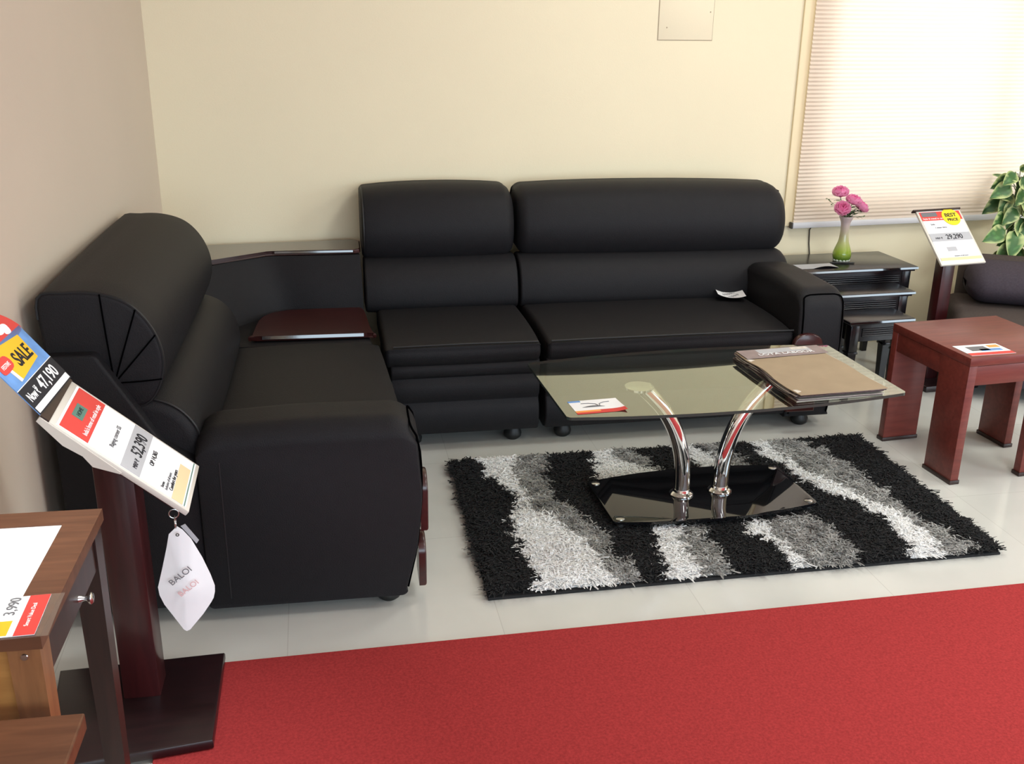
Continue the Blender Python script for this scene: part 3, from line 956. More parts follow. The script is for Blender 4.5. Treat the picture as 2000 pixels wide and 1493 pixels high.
for i in range(GU):
    for j in range(GV):
        w = b0 + i * (GV + 1) + j
        faces.append((w, w + GV + 1, w + GV + 2, w + 1))
me = bpy.data.meshes.new('pile')
me.from_pydata(verts, [], faces)
ca_ = me.color_attributes.new('Col', 'FLOAT_COLOR', 'POINT')
flat = []
for c in cols:
    flat += [*c, 1.0]
ca_.data.foreach_set('color', flat)
me.materials.append(M['pile'])
pile = bpy.data.objects.new('pile', me)
COL.objects.link(pile)
pile.parent = rug
pile['kind'] = 'stuff'

# ------------------------------------------------------------------ glass coffee table
GX, GY, GA = 1.525, 2.985, R(-2.5)
ct = thing('coffee_table', 'glass coffee table with two curved chrome legs on a black glass base', 'coffee table', (GX, GY, 0), GA)
def boat(l, w, bul, r, n=18):
    """Rectangle with bowed long sides and rounded corners."""
    pts = []
    def side(s):
        out = []
        for k in range(n + 1):
            u = -1 + 2 * k / n
            out.append((s * u * (l / 2 - r), -s * (w / 2 + bul * (1 - u * u))))
        return out
    pts += side(1)
    c = (l / 2 - r, 0)
    for k in range(1, 5):
        a = -math.pi / 2 + math.pi / 2 * k / 5
        pts.append((l / 2 - r + r * math.cos(a), -w / 2 + r + r * math.sin(a)))
    for k in range(1, 5):
        a = math.pi / 2 * k / 5
        pts.append((l / 2 - r + r * math.cos(a), w / 2 - r + r * math.sin(a)))
    pts += side(-1)
    for k in range(1, 5):
        a = math.pi / 2 + math.pi / 2 * k / 5
        pts.append((-l / 2 + r + r * math.cos(a), w / 2 - r + r * math.sin(a)))
    for k in range(1, 5):
        a = math.pi + math.pi / 2 * k / 5
        pts.append((-l / 2 + r + r * math.cos(a), -w / 2 + r + r * math.sin(a)))
    return pts
ZG = 0.487
o = obj('glass_top', prism([(x + 0.008, y + 0.012) for x, y in boat(1.165, 0.535, 0.045, 0.02)], ZG - 0.010, ZG), 'glass_top', ct, 0)
o.data.materials.append(M['glass_edge'])
o.data.materials.append(M['glass_under'])
for p in o.data.polygons:
    if abs(p.normal.z) < 0.5:
        p.material_index = 1
    elif p.center.z < ZG - 0.005:
        p.material_index = 2
obj('base_plate', prism(boat(0.745, 0.325, 0.040, 0.02), 0.050, 0.060, 0.0015), 'black_glass', ct, 30, label='black glass base plate')
for sx in (-1, 1):
    for sy in (-1, 1):
        f = obj('base_foot', lathe([(0, 0), (0.014, 0), (0.014, 0.0405), (0.0155, 0.0405), (0.0155, 0.053), (0.013, 0.0545), (0, 0.055)], 20), 'steel', ct)
        f.location = (sx * 0.345, sy * 0.140, 0.0085)
for s in (-1, 1):
    xs = [(0.0725, 0.055), (0.0725, 0.12), (0.079, 0.19), (0.096, 0.26), (0.122, 0.325), (0.158, 0.385), (0.197, 0.43), (0.232, 0.465)]
    pts = [(x, 0, z) for x, z in spline(xs, 5, closed=False)]
    lg = obj('chrome_leg', tube([(s * x, y, z) for x, y, z in pts], 0.0275, 28), 'chrome', ct, 60)
    obj('collar', lathe([(0.028, 0.0602), (0.042, 0.0602), (0.0425, 0.064), (0.038, 0.069), (0.031, 0.073), (0.029, 0.082), (0.0275, 0.082)], 32, (s * 0.0725, 0, 0)), 'chrome', lg)
    obj('top_disc', lathe([(0, 0.457), (0.028, 0.458), (0.047, 0.468), (0.049, 0.4765), (0, 0.4765)], 32, (s * 0.252, 0, 0)), 'chrome', lg)

# card on the glass
card = thing('table_card', 'white leaflet with an orange and red stripe lying on the glass table', 'leaflet', (1.062, 2.828, ZG), R(-1.0))
bm = bmesh.new()
gx, gy = 12, 8
g = [[bm.verts.new((-0.081 + 0.163 * i / gx, -0.057 + 0.113 * j / gy, 0.0008 + 0.006 * max(0, (i / gx - 0.75) * 4) ** 2 * max(0, 1 - j / gy * 1.2))) for j in range(gy + 1)] for i in range(gx + 1)]
for i in range(gx):
    for j in range(gy):
        bm.faces.new((g[i][j], g[i + 1][j], g[i + 1][j + 1], g[i][j + 1]))
o = obj('sheet', bm, 'paper', card, 60)
for nm in ('ink_red', 'ink_orange', 'ink_blue'):
    o.data.materials.append(M[nm])
for p in o.data.polygons:
    c = p.center
    if c.y < -0.040:
        p.material_index = 1
    elif c.y < -0.026 and c.x < 0.0:
        p.material_index = 2
    elif c.y < -0.026:
        p.material_index = 1
    elif c.y > 0.045 and c.x < -0.045:
        p.material_index = 3
bm = bmesh.new()
add_prism(bm, [(-0.05 + 0.075 * k / 8, -0.006 + 0.012 * math.sin(math.pi * k / 8)) for k in range(9)] , 0.0014, 0.0018)
add_tube(bm, [(-0.045, 0.028, 0.0016), (-0.02, 0.026, 0.0016), (0.0, 0.018, 0.0016), (0.006, 0.0, 0.0016)], 0.0012, 6)
add_tube(bm, [(0.05, 0.030, 0.0016), (0.03, 0.028, 0.0016), (0.014, 0.018, 0.0016), (0.010, 0.0, 0.0016)], 0.0012, 6)
obj('printed_picture', bm, 'ink_grey', card, 0)

# newspapers stacked on the glass
def newspaper(name, label, cx, cy, z, rz, w, d, th, m, sag=0.0, fold=True):
    t = thing(name, label, 'newspaper', (cx, cy, z), R(rz), 'newspapers on the coffee table')
    rr = random.Random(int(z * 10000))
    nl = 3
    for li in range(nl):
        bm = bmesh.new()
        gx, gy = 10, 14
        ox, oy = rr.uniform(-0.005, 0.005), rr.uniform(-0.004, 0.004)
        top, bot = [], []
        zb0, zb1 = th * li / nl, th * (li + 0.92) / nl
        for i in range(gx + 1):
            u = i / gx
            a, b = [], []
            for j in range(gy + 1):
                v = j / gy
                x = (u - 0.5) * w + ox
                y = (v - 0.5) * d + oy
                wob = 0.0028 * (1 - u) ** 3 * math.sin(v * 9 + li * 1.3) + 0.0012 * noise.noise((u * 4, v * 4, z * 50))
                wob = max(-0.001, wob) if li else max(0, wob)
                a.append(bm.verts.new((x + 0.003 * math.sin(v * 11 + li), y, zb1 + wob)))
                b.append(bm.verts.new((x + 0.003 * math.sin(v * 11 + li), y, zb0 + (wob if li else max(0, wob * 0.3)))))
            top.append(a)
            bot.append(b)
        for i in range(gx):
            for j in range(gy):
                bm.faces.new((top[i][j], top[i + 1][j], top[i + 1][j + 1], top[i][j + 1]))
                bm.faces.new((bot[i][j], bot[i][j + 1], bot[i + 1][j + 1], bot[i + 1][j]))
        for i in range(gx):
            bm.faces.new((top[i][0], bot[i][0], bot[i + 1][0], top[i + 1][0]))
            bm.faces.new((top[i][gy], top[i + 1][gy], bot[i + 1][gy], bot[i][gy]))
        for j in range(gy):
            bm.faces.new((top[0][j], top[0][j + 1], bot[0][j + 1], bot[0][j]))
            bm.faces.new((top[gx][j], bot[gx][j], bot[gx][j + 1], top[gx][j + 1]))
        obj('page_fold', bm, m[li], t, 50)
    return t
NA = -1.0
newspaper('newspaper', 'pale newspaper lying flat on the glass, lowest of the stack', 1.857, 2.935, ZG + 0.0003, NA, 0.312, 0.452, 0.0075, ['news_white', 'news_dark', 'news_white'])
newspaper('newspaper', 'dark printed newspaper second from the bottom of the stack', 1.858, 2.937, ZG + 0.0118, NA - 0.6, 0.318, 0.448, 0.0075, ['news_dark', 'news_dark', 'news_white'])
top_p = newspaper('newspaper', 'folded newspaper with a bare tan page and mauve headline strip on top of the stack', 1.855, 2.92, ZG + 0.0233, NA + 0.4, 0.316, 0.455, 0.0075, ['news_dark', 'news_white', 'news'])
hs = obj('headline_strip', prism([(-0.156, 0.136), (0.166, 0.140), (0.168, 0.228), (-0.155, 0.226)], 0.0086, 0.0105, 0.0006), 'news_head', top_p, 0, label='mauve headline strip')
obj('photo_block', prism([(-0.085, 0.178), (0.12, 0.180), (0.12, 0.222), (-0.085, 0.220)], 0.0105, 0.0108), 'paper_grey', top_p, 0)
obj('photo_block', prism([(0.05, 0.196), (0.115, 0.197), (0.115, 0.221), (0.05, 0.220)], 0.0108, 0.0111), 'news_white', top_p, 0)
text('headline', 'LOTA LABOUR', 0.026, 'ink_white', top_p, Matrix.Translation((-0.098, 0.158, 0.0113)), stretch=1.25)

# ------------------------------------------------------------------ red corner table, pinwheel legs
rt = thing('corner_table', 'square red wooden table with broad plank legs beside the rug', 'table', (2.765, 3.16, 0))
obj('table_top', box(-0.242, 0.242, -0.232, 0.232, 0.468, 0.5, 0.002), 'red_wood', rt, 30)
bm = bmesh.new()
add_box(bm, -0.238, -0.209, -0.196, 0.196, 0.392, 0.466, 0.001)
add_box(bm, 0.209, 0.238, -0.196, 0.196, 0.392, 0.466, 0.001)
add_box(bm, -0.206, 0.206, -0.228, -0.199, 0.392, 0.466, 0.001)
add_box(bm, -0.206, 0.206, 0.199, 0.228, 0.392, 0.466, 0.001)
obj('apron', bm, 'red_wood', rt, 30)
for x0, x1, y0, y1 in ((-0.241, -0.207, -0.231, -0.072), (-0.241, -0.082, 0.197, 0.231), (0.207, 0.241, 0.020, 0.179), (0.068, 0.227, -0.231, -0.197)):
    l = obj('leg', box(x0, x1, y0, y1, 0.014, 0.468, 0.0015), 'red_wood', rt, 30)
    obj('foot_pad', box(x0 - 0.004, x1 + 0.004, y0 - 0.004, y1 + 0.004, 0.0, 0.016, 0.002), 'desk_dark', l, 30)
def leaflet(name, label, x, y, z, rz, w, d, parts):
    t = thing(name, label, 'leaflet', (x, y, z), R(rz))
    obj('sheet', box(-w / 2, w / 2, -d / 2, d / 2, 0.0, 0.0012), 'paper', t, 0)
    for (x0, x1, y0, y1, m) in parts:
        obj('printed_block', box(x0 * w, x1 * w, y0 * d, y1 * d, 0.0012, 0.0016), m, t, 0)
    return t
leaflet('price_leaflet', 'small printed price leaflet with a red strip on the red corner table', 2.640, 3.008, 0.5003, -2, 0.185, 0.115,
        [(-0.5, 0.5, -0.5, -0.27, 'ink_red'), (-0.3, 0.12, -0.1, 0.32, 'ink_grey'), (-0.1, 0.38, -0.15, 0.05, 'ink_blue'), (0.2, 0.45, 0.15, 0.38, 'ink_orange')])

# leaflet curled on the sofa seat
t = thing('sofa_leaflet', 'white printed leaflet curling on the two-seat sofa cushion', 'leaflet', (2.128, 4.035, 0.4700), R(-18))
bm = bmesh.new()
g = [[bm.verts.new((-0.062 + 0.124 * i / 10, -0.052 + 0.104 * j / 8, 0.0015 + 0.016 * (abs(i / 10 - 0.55) * 1.8) ** 2.2)) for j in range(9)] for i in range(11)]
for i in range(10):
    for j in range(8):
        bm.faces.new((g[i][j], g[i + 1][j], g[i + 1][j + 1], g[i][j + 1]))
o = obj('sheet', bm, 'paper', t, 60)
o.data.materials.append(M['paper_grey'])
for p in o.data.polygons:
    k = (int((p.center.x + 0.062) / 0.0125), int((p.center.y + 0.052) / 0.0131))
    if 0 < k[1] < 7 and 1 < k[0] < 8 and (k[0] * 3 + k[1] * 5) % 4 < 2:
        p.material_index = 1

# ------------------------------------------------------------------ nest of dark side tables
def nest_table(label, x0, x1, y0, y1, zt, lt, rot=0.0, inset=0.028, knob=True):
    cx, cy = (x0 + x1) / 2, (y0 + y1) / 2
    t = thing('nesting_table', label, 'side table', (cx, cy, 0), R(rot), 'nest of dark side tables')
    w, d = (x1 - x0) / 2, (y1 - y0) / 2
    bm = bmesh.new()
    add_box(bm, -w, w, -d, d, zt - 0.016, zt, 0.007, 4)
    add_box(bm, -w + 0.012, w - 0.012, -d + 0.012, d - 0.012, zt - 0.024, zt - 0.016)
    obj('table_top', bm, 'nest_wood', t, 35)
    nose = [(-d + 0.002, zt - 0.002), (-d + 0.002, zt - 0.011), (-d - 0.0038, zt - 0.011), (-d - 0.0020, zt - 0.002)]
    obj('edge_moulding', puff(nose, -w + 0.004, w - 0.004), 'lacquer', t, 0)
    ap = 0.078
    bm = bmesh.new()
    wi, di = w - inset, d - inset
    add_box(bm, -wi, wi, -di, -di + 0.016, zt - 0.024 - ap, zt - 0.024)
    add_box(bm, -wi, -wi + 0.016, -di + 0.016, di, zt - 0.024 - ap, zt - 0.024)
    add_box(bm, wi - 0.016, wi, -di + 0.016, di, zt - 0.024 - ap, zt - 0.024)
    add_box(bm, -wi + 0.016, wi - 0.016, di - 0.016, di, zt - 0.024 - ap, zt - 0.024)
    a = obj('apron', bm, 'nest_wood', t, 30)
    bm = bmesh.new()
    for k in range(4):
        zz = zt - 0.046 - 0.010 * k
        add_tube(bm, [(-wi + 0.055, -di - 0.001, zz), (wi - 0.055, -di - 0.001, zz)], 0.0042, 8)
    obj('reeded_moulding', bm, 'nest_wood', a, 50)
    if knob:
        k = obj('ring_pull', torus((wi - 0.085, -di - 0.004, zt - 0.094), 0.009, 0.0016, 'Y'), 'gold', a)
    for sx in (-1, 1):
        for sy in (-1, 1):
            bm = bmesh.new()
            lx, ly = sx * (wi - 0.018), sy * (di - 0.018)
            add_box(bm, lx - 0.022, lx + 0.022, ly - 0.022, ly + 0.022, zt - 0.15, zt - 0.024, 0.002)
            add_box(bm, lx - 0.025, lx + 0.025, ly - 0.025, ly + 0.025, zt - 0.160, zt - 0.150, 0.002)
            vs = add_box(bm, lx - 0.020, lx + 0.020, ly - 0.020, ly + 0.020, 0.0, zt - 0.160)
            for v in vs:
                if v.co.z < 0.001:
                    v.co.x = lx + (v.co.x - lx) * 0.65
                    v.co.y = ly + (v.co.y - ly) * 0.65
            obj('leg', bm, 'nest_wood', t, 30)
    return t
nest_table('largest and rearmost of the nested dark tables, with the flower vase on it', 2.572, 3.192, 4.163, 4.515, 0.52, 0, -2.0)
nest_table('middle table of the dark nest, tucked between the tallest and the smallest', 2.575, 3.052, 3.975, 4.155, 0.452, 0, -2.0)
nest_table('smallest and lowest of the nested dark tables, standing in front', 2.585, 2.915, 3.768, 3.955, 0.388, 0, -1.0, knob=False)

t = thing('paper_slip', 'pale paper slip lying on the dark side table beside the vase', 'paper', (2.69, 4.262, 0.5205), R(-2))
bm = bmesh.new()
g = [[bm.verts.new((-0.098 + 0.196 * i / 10, -0.046 + 0.092 * j / 4, 0.0008 + 0.010 * max(0, math.sin(math.pi * (i / 10 - 0.3) / 0.7)) * (1 - j / 4) * (1 if i > 3 else 0))) for j in range(5)] for i in range(11)]
for i in range(10):
    for j in range(4):
        bm.faces.new((g[i][j], g[i + 1][j], g[i + 1][j + 1], g[i][j + 1]))
obj('sheet', bm, 'paper_grey', t, 60)

# vase
VX, VY, VZ = 2.872, 4.335, 0.52
t = thing('flower_vase', 'slender glass vase shading from pink neck to green bulb on the dark side table', 'vase', (VX, VY, VZ))
vp = [(0, 0.008), (0.034, 0.008), (0.043, 0.022), (0.0445, 0.040), (0.040, 0.058), (0.033, 0.078), (0.0255, 0.100), (0.0215, 0.130), (0.0205, 0.160), (0.0225, 0.190), (0.031, 0.212), (0.034, 0.220), (0.032, 0.220), (0.021, 0.190), (0.019, 0.16), (0.020, 0.13), (0.024, 0.10)]
obj('vase_body', lathe(spline(vp, 3, closed=False), 32), 'vase', t, 60)
bm = bmesh.new()
for k in range(14):
    a = 2 * math.pi * k / 14
    bmesh.ops.create_uvsphere(bm, u_segments=8, v_segments=6, radius=0.0085, matrix=Matrix.Translation((0.034 * math.cos(a), 0.034 * math.sin(a), 0.0085)))
obj('beaded_foot', bm, 'clear_bead', t, 60)
o = obj('pen', tube([(2.79, 4.305, 0.5245), (2.80, 4.300, 0.5245), (2.90, 4.272, 0.5245), (2.905, 4.2705, 0.5245)], [0.0015, 0.004, 0.004, 0.003], 8), 'void')
tag(o, 'thin dark pen lying in front of the flower vase', 'pen')

# pink flowers
def blossom_mesh(seed, s, up):
    rr = random.Random(seed)
    verts, faces, cols = [], [], []
    up = Vector(up).normalized()
    q = Vector((0, 0, 1)).rotation_difference(up)
    for ring, (n, rad, tilt, hh) in enumerate(((6, 1.12, 0.62, 0.0), (6, 1.05, 0.95, 0.06), (5, 0.90, 1.18, 0.12), (4, 0.70, 1.38, 0.2))):
        for k in range(n):
            a0 = 2 * math.pi * (k + 0.5 * ring) / n + rr.uniform(-0.15, 0.15)
            b = len(verts)
            gu, gv = 4, 5
            for i in range(gv + 1):
                v = i / gv
                for j in range(gu + 1):
                    u = (j / gu - 0.5) * 2
                    wd = 0.62 * s * rad * math.sin(math.pi * min(1, 0.18 + 0.72 * v)) * u
                    r = s * rad * (v ** 0.8) * math.cos(tilt * v)
                    h = s * (hh + rad * 0.95 * v * math.sin(tilt * (0.5 + 0.5 * v)) - 0.10 * (u * u) * 0 + 0.1 * u * u * v + rr.uniform(-0.02, 0.02))
                    p = Vector((r * math.cos(a0) - wd * math.sin(a0), r * math.sin(a0) + wd * math.cos(a0), h))
                    verts.append(q @ p)
                    m = v * 0.8 + rr.uniform(-0.1, 0.1)
                    m = min(1, max(0, m))
                    c0, c1 = (0.92, 0.58, 0.72), ((0.90, 0.34, 0.60) if ring < 2 else (0.84, 0.16, 0.44))
                    cols.append(tuple(x * (1 - m) + y * m for x, y in zip(c0, c1)))
            for i in range(gv):
                for j in range(gu):
                    w = b + i * (gu + 1) + j
                    faces.append((w, w + 1, w + gu + 2, w + gu + 1))
    return verts, faces, cols

def col_obj(name, verts, faces, cols, m, parent, smooth=True):
    me = bpy.data.meshes.new(name)
    me.from_pydata([tuple(v) for v in verts], [], faces)
    a = me.color_attributes.new('Col', 'FLOAT_COLOR', 'POINT')
    flat = []
    for c in cols:
        flat += [*c, 1.0]
    a.data.foreach_set('color', flat)
    me.materials.append(M[m])
    if smooth:
        for p in me.polygons:
            p.use_smooth = True
    o = bpy.data.objects.new(name, me)
    COL.objects.link(o)
    o.parent = parent
    return o

def leaf_geo(base, direction, length, width, droop, nrm_hint=(0, 0, 1), edge=(0.78, 0.80, 0.50), mid=(0.045, 0.13, 0.03), seed=0, var=0.55):
    rr = random.Random(seed)
    d = Vector(direction).normalized()
    side = d.cross(Vector(nrm_hint))
    side = side.normalized() if side.length > 1e-4 else Vector((1, 0, 0))
    nn = side.cross(d).normalized()
    verts, faces, cols = [], [], []
    gv, gu = 10, 6
    tint = rr.uniform(0.75, 1.3)
    for i in range(gv + 1):
        v = i / gv
        w = width * 0.5 * (math.sin(math.pi * v ** 0.62) ** 0.8 if 0 < v < 1 else 0.0) + 0.0006
        for j in range(gu + 1):
            u = (j / gu - 0.5) * 2
            p = Vector(base) + d * (length * v) + side * (w * u) + nn * (-droop * length * v * v + 0.10 * width * (abs(u) - 0.2) + 0.02 * width * math.sin(v * 9 + seed))
            verts.append(p)
            k = abs(u) + rr.uniform(-0.18, 0.18)
            m = 1.0 if k > var + 0.2 else (0.0 if k < var else (k - var) / 0.2)
            g = [c * tint for c in mid]
            if 0.0 < rr.random() < 0.12:
                g = [c * 1.6 for c in g]
            cols.append(tuple(a * (1 - m) + b * m for a, b in zip(g, edge)))
    for i in range(gv):
        for j in range(gu):
            w = i * (gu + 1) + j
            faces.append((w, w + 1, w + gu + 2, w + gu + 1))
    return verts, faces, cols

def merge(parts):
    V, F, C = [], [], []
    for v, f, c in parts:
        b = len(V)
        V += v
        F += [tuple(i + b for i in q) for q in f]
        C += c
    return V, F, C

def rose(label, head, s, up, seed):
    t = thing('pink_rose', label, 'flower', (VX, VY, VZ + 0.03), 0, 'pink flowers in the vase')
    h = Vector(head) - Vector((VX, VY, VZ + 0.03))
    tip = h - Vector(up).normalized() * s * 0.1
    bl = col_obj('blossom', *blossom_mesh(seed, s, up), 'petal', t)
    bl.location = h
    rr = random.Random(seed)
    j = Vector((rr.uniform(-0.006, 0.006), rr.uniform(-0.006, 0.006), 0.0))
    st = obj('stem', tube([j * 0.5, j + Vector((0, 0, 0.12)), j * 0.8 + Vector((0, 0, 0.185)), (j + Vector((0, 0, 0.185))).lerp(tip, 0.6) + Vector((0, 0, 0.004)), tip], 0.0017, 6), 'stem', t)
    lv = []
    for k in range(10):
        u = rr.uniform(0.0, 0.85)
        b = (j + Vector((0, 0, 0.195))).lerp(tip, u)
        a = rr.uniform(0, 6.28)
        lv.append(leaf_geo(b, (math.cos(a), math.sin(a), rr.uniform(-0.1, 0.6)), rr.uniform(0.026, 0.044), 0.018, 0.25, seed=seed * 9 + k, edge=(0.10, 0.15, 0.06), mid=(0.05, 0.10, 0.03)))
    col_obj('leaf_spray', *merge(lv), 'leaf', t)
FY = VY
rose('topmost pink rose at the upper left of the vase bouquet', (2.820, FY - 0.005, 0.846), 0.042, (-0.2, -0.3, 1), 1)
rose('pink rose at the upper right of the vase bouquet, just below the topmost', (2.878, FY - 0.025, 0.808), 0.042, (0.15, -0.35, 1), 2)
rose('round pink rose low on the left of the vase bouquet, facing the room', (2.818, FY - 0.035, 0.778), 0.042, (-0.3, -0.8, 0.8), 3)
rose('pink rose sticking out to the right of the vase bouquet', (2.928, FY - 0.012, 0.776), 0.041, (0.5, -0.35, 0.9), 4)
t = thing('greenery_sprig', 'thin sprig of grey-green filler leaves around the pink flowers', 'flower', (VX, VY, VZ + 0.03))
bm = bmesh.new()
ends = [(-0.125, -0.01, 0.285), (0.07, -0.02, 0.215), (0.095, 0.0, 0.185), (-0.05, -0.03, 0.215), (0.03, -0.03, 0.235), (0.0, -0.03, 0.225)]
lv = []
rr = random.Random(5)
for e in ends:
    e = Vector(e)
    add_tube(bm, [(0, 0, 0.10), (0, 0, 0.18), Vector((0, 0, 0.185)).lerp(e, 0.5) + Vector((0, 0, 0.006)), e], 0.0009, 5)
    for k in range(9):
        b = Vector((0, 0, 0.185)).lerp(e, 0.25 + 0.75 * k / 8)
        a = rr.uniform(0, 6.28)
        lv.append(leaf_geo(b, (math.cos(a), math.sin(a), rr.uniform(-0.3, 0.8)), rr.uniform(0.010, 0.022), 0.009, 0.2, seed=50 + k, edge=(0.20, 0.24, 0.14), mid=(0.09, 0.14, 0.06)))
obj('stem', bm, 'stem', t)
col_obj('filler_leaves', *merge(lv), 'leaf', t)

# ------------------------------------------------------------------ sign stand at the right
def plane_mtx(p, ux, uy):
    """Matrix of a flat sheet: x along ux, y along uy, z its normal, origin p."""
    ux = Vector(ux).normalized()
    uy = Vector(uy)
    uy = (uy - ux * uy.dot(ux)).normalized()
    n = ux.cross(uy)
    m = Matrix((ux, uy, n)).transposed().to_4x4()
    m.translation = Vector(p)
    return m

def sheet(name, m, parent, mtx, x0, x1, y0, y1, z0, z1, bev=0.0):
    o = obj(name, box(x0, x1, y0, y1, z0, z1, bev), m, parent, 30)
    o.matrix_local = mtx
    return o

st = thing('sign_stand', 'maroon wooden stand holding the tilted price sign by the grey armchair', 'sign stand', (3.165, 3.945, 0))
obj('post', box(-0.032, 0.032, -0.03, 0.03, 0.03, 0.70, 0.004), 'post_wood', st, 30)
obj('base', box(-0.10, 0.19, -0.13, 0.15, 0.0, 0.03, 0.006), 'base_wood', st, 30)
pm = plane_mtx((3.145 - 3.165, 3.91 - 3.945, 0.7185), (1, 0.02, 0.01), (0, 0.22, 0.197))
o = sheet('holder_board', 'post_wood', st, pm, -0.105, 0.105, -0.135, 0.135, -0.026, -0.014)
sg = thing('price_sign', 'tilted white price sign with red header and yellow BEST sticker in front of the blind', 'sign', (3.145, 3.91, 0.7185))
pm = plane_mtx((0, 0, 0), (1, 0.02, 0.01), (0, 0.22, 0.197))
sheet('acrylic_holder', 'acrylic_edge', sg, pm, -0.118, 0.118, -0.150, 0.150, -0.0135, -0.003, 0.002)
sheet('paper_sheet', 'paper', sg, pm, -0.108, 0.108, -0.143, 0.146, -0.003, -0.002)
sheet('red_header', 'ink_red', sg, pm, -0.108, 0.108, 0.094, 0.143, -0.002, -0.0014)
sheet('grey_block', 'ink_grey', sg, pm, -0.100, -0.018, 0.116, 0.140, -0.0014, -0.001)
sheet('price_band', 'paper_grey', sg, pm, -0.108, 0.108, -0.022, 0.022, -0.002, -0.0014)
sheet('cream_strip', 'ink_cream', sg, pm, -0.108, 0.108, -0.128, -0.112, -0.002, -0.0014)
sheet('grey_text_block', 'paper_grey', sg, pm, -0.05, 0.0, -0.078, -0.055, -0.002, -0.0014)
o = sheet('top_rail', 'desk_dark', sg, pm, -0.135, 0.120, 0.150, 0.156, -0.014, 0.004)
d = obj('yellow_sticker', lathe([(0.047, -0.001), (0.047, 0.0), (0, 0.0)], 32), 'ink_yellow', sg, 30, label='round yellow sticker')
d.matrix_local = pm @ Matrix.Translation((0.050, 0.108, 0.0002))
T = Matrix.Translation
text('sticker_text', 'BEST', 0.027, 'ink', sg, pm @ T((0.050, 0.110, 0.0006)), 'CENTER', 1.1, bold=0.0005)
text('sticker_text', 'PRICE', 0.020, 'ink', sg, pm @ T((0.052, 0.086, 0.0006)), 'CENTER', 1.1, bold=0.0004)
text('header_text', 'Style & trend in retail', 0.0135, 'ink_white', sg, pm @ T((-0.102, 0.100, -0.001)))
text('price_text', '29,290', 0.036, 'ink', sg, pm @ T((0.018, -0.012, -0.001)), 'CENTER', 0.9, bold=0.0004)
text('price_text', 'MRP \u20b9', 0.014, 'ink', sg, pm @ T((-0.066, -0.010, -0.001)), 'CENTER')
text('item_text', 'Sofa', 0.013, 'ink_grey', sg, pm @ T((-0.075, 0.068, -0.001)))
text('item_text', '3 seater fabric', 0.011, 'ink_grey', sg, pm @ T((-0.06, 0.05, -0.001)))
text('foot_text', 'Inclusive of all taxes', 0.009, 'ink_grey', sg, pm @ T((-0.03, -0.108, -0.001)))

# ------------------------------------------------------------------ grey armchair at the right edge
ch = thing('armchair', 'grey-brown fabric armchair cut off by the right edge behind the red table', 'armchair', (3.14, 3.73, 0), R(-32))
bx = lambda n, m, *a, **k: obj(n, box(*a), m, ch, 45, **k)
bx('seat_base', 'fabric_dark', -0.02, 0.95, 0.0, 0.68, 0.07, 0.25, 0.02, 3)
bx('seat_cushion', 'fabric_grey', -0.03, 0.80, -0.03, 0.55, 0.245, 0.375, 0.045, 5)
prof = spline([(0.36, 0.375), (0.285, 0.41), (0.26, 0.46), (0.295, 0.52), (0.38, 0.555), (0.47, 0.56), (0.54, 0.53), (0.55, 0.42), (0.50, 0.375)], 4)
obj('back_cushion', puff(prof, 0.03, 0.84, 0.09, 0.09, 6), 'fabric_dark', ch, 60)
bx('back_frame', 'fabric_grey', 0.02, 0.95, 0.54, 0.68, 0.245, 0.555, 0.05, 4)
bx('arm', 'fabric_grey', 0.80, 0.95, 0.0, 0.54, 0.25, 0.50, 0.05, 4)
for fx, fy in ((0.06, 0.06), (0.89, 0.06), (0.06, 0.62), (0.89, 0.62)):
    o = obj('foot', lathe([(0, 0), (0.018, 0), (0.024, 0.07), (0, 0.072)], 16), 'void', ch)
    o.location = (fx, fy, 0)

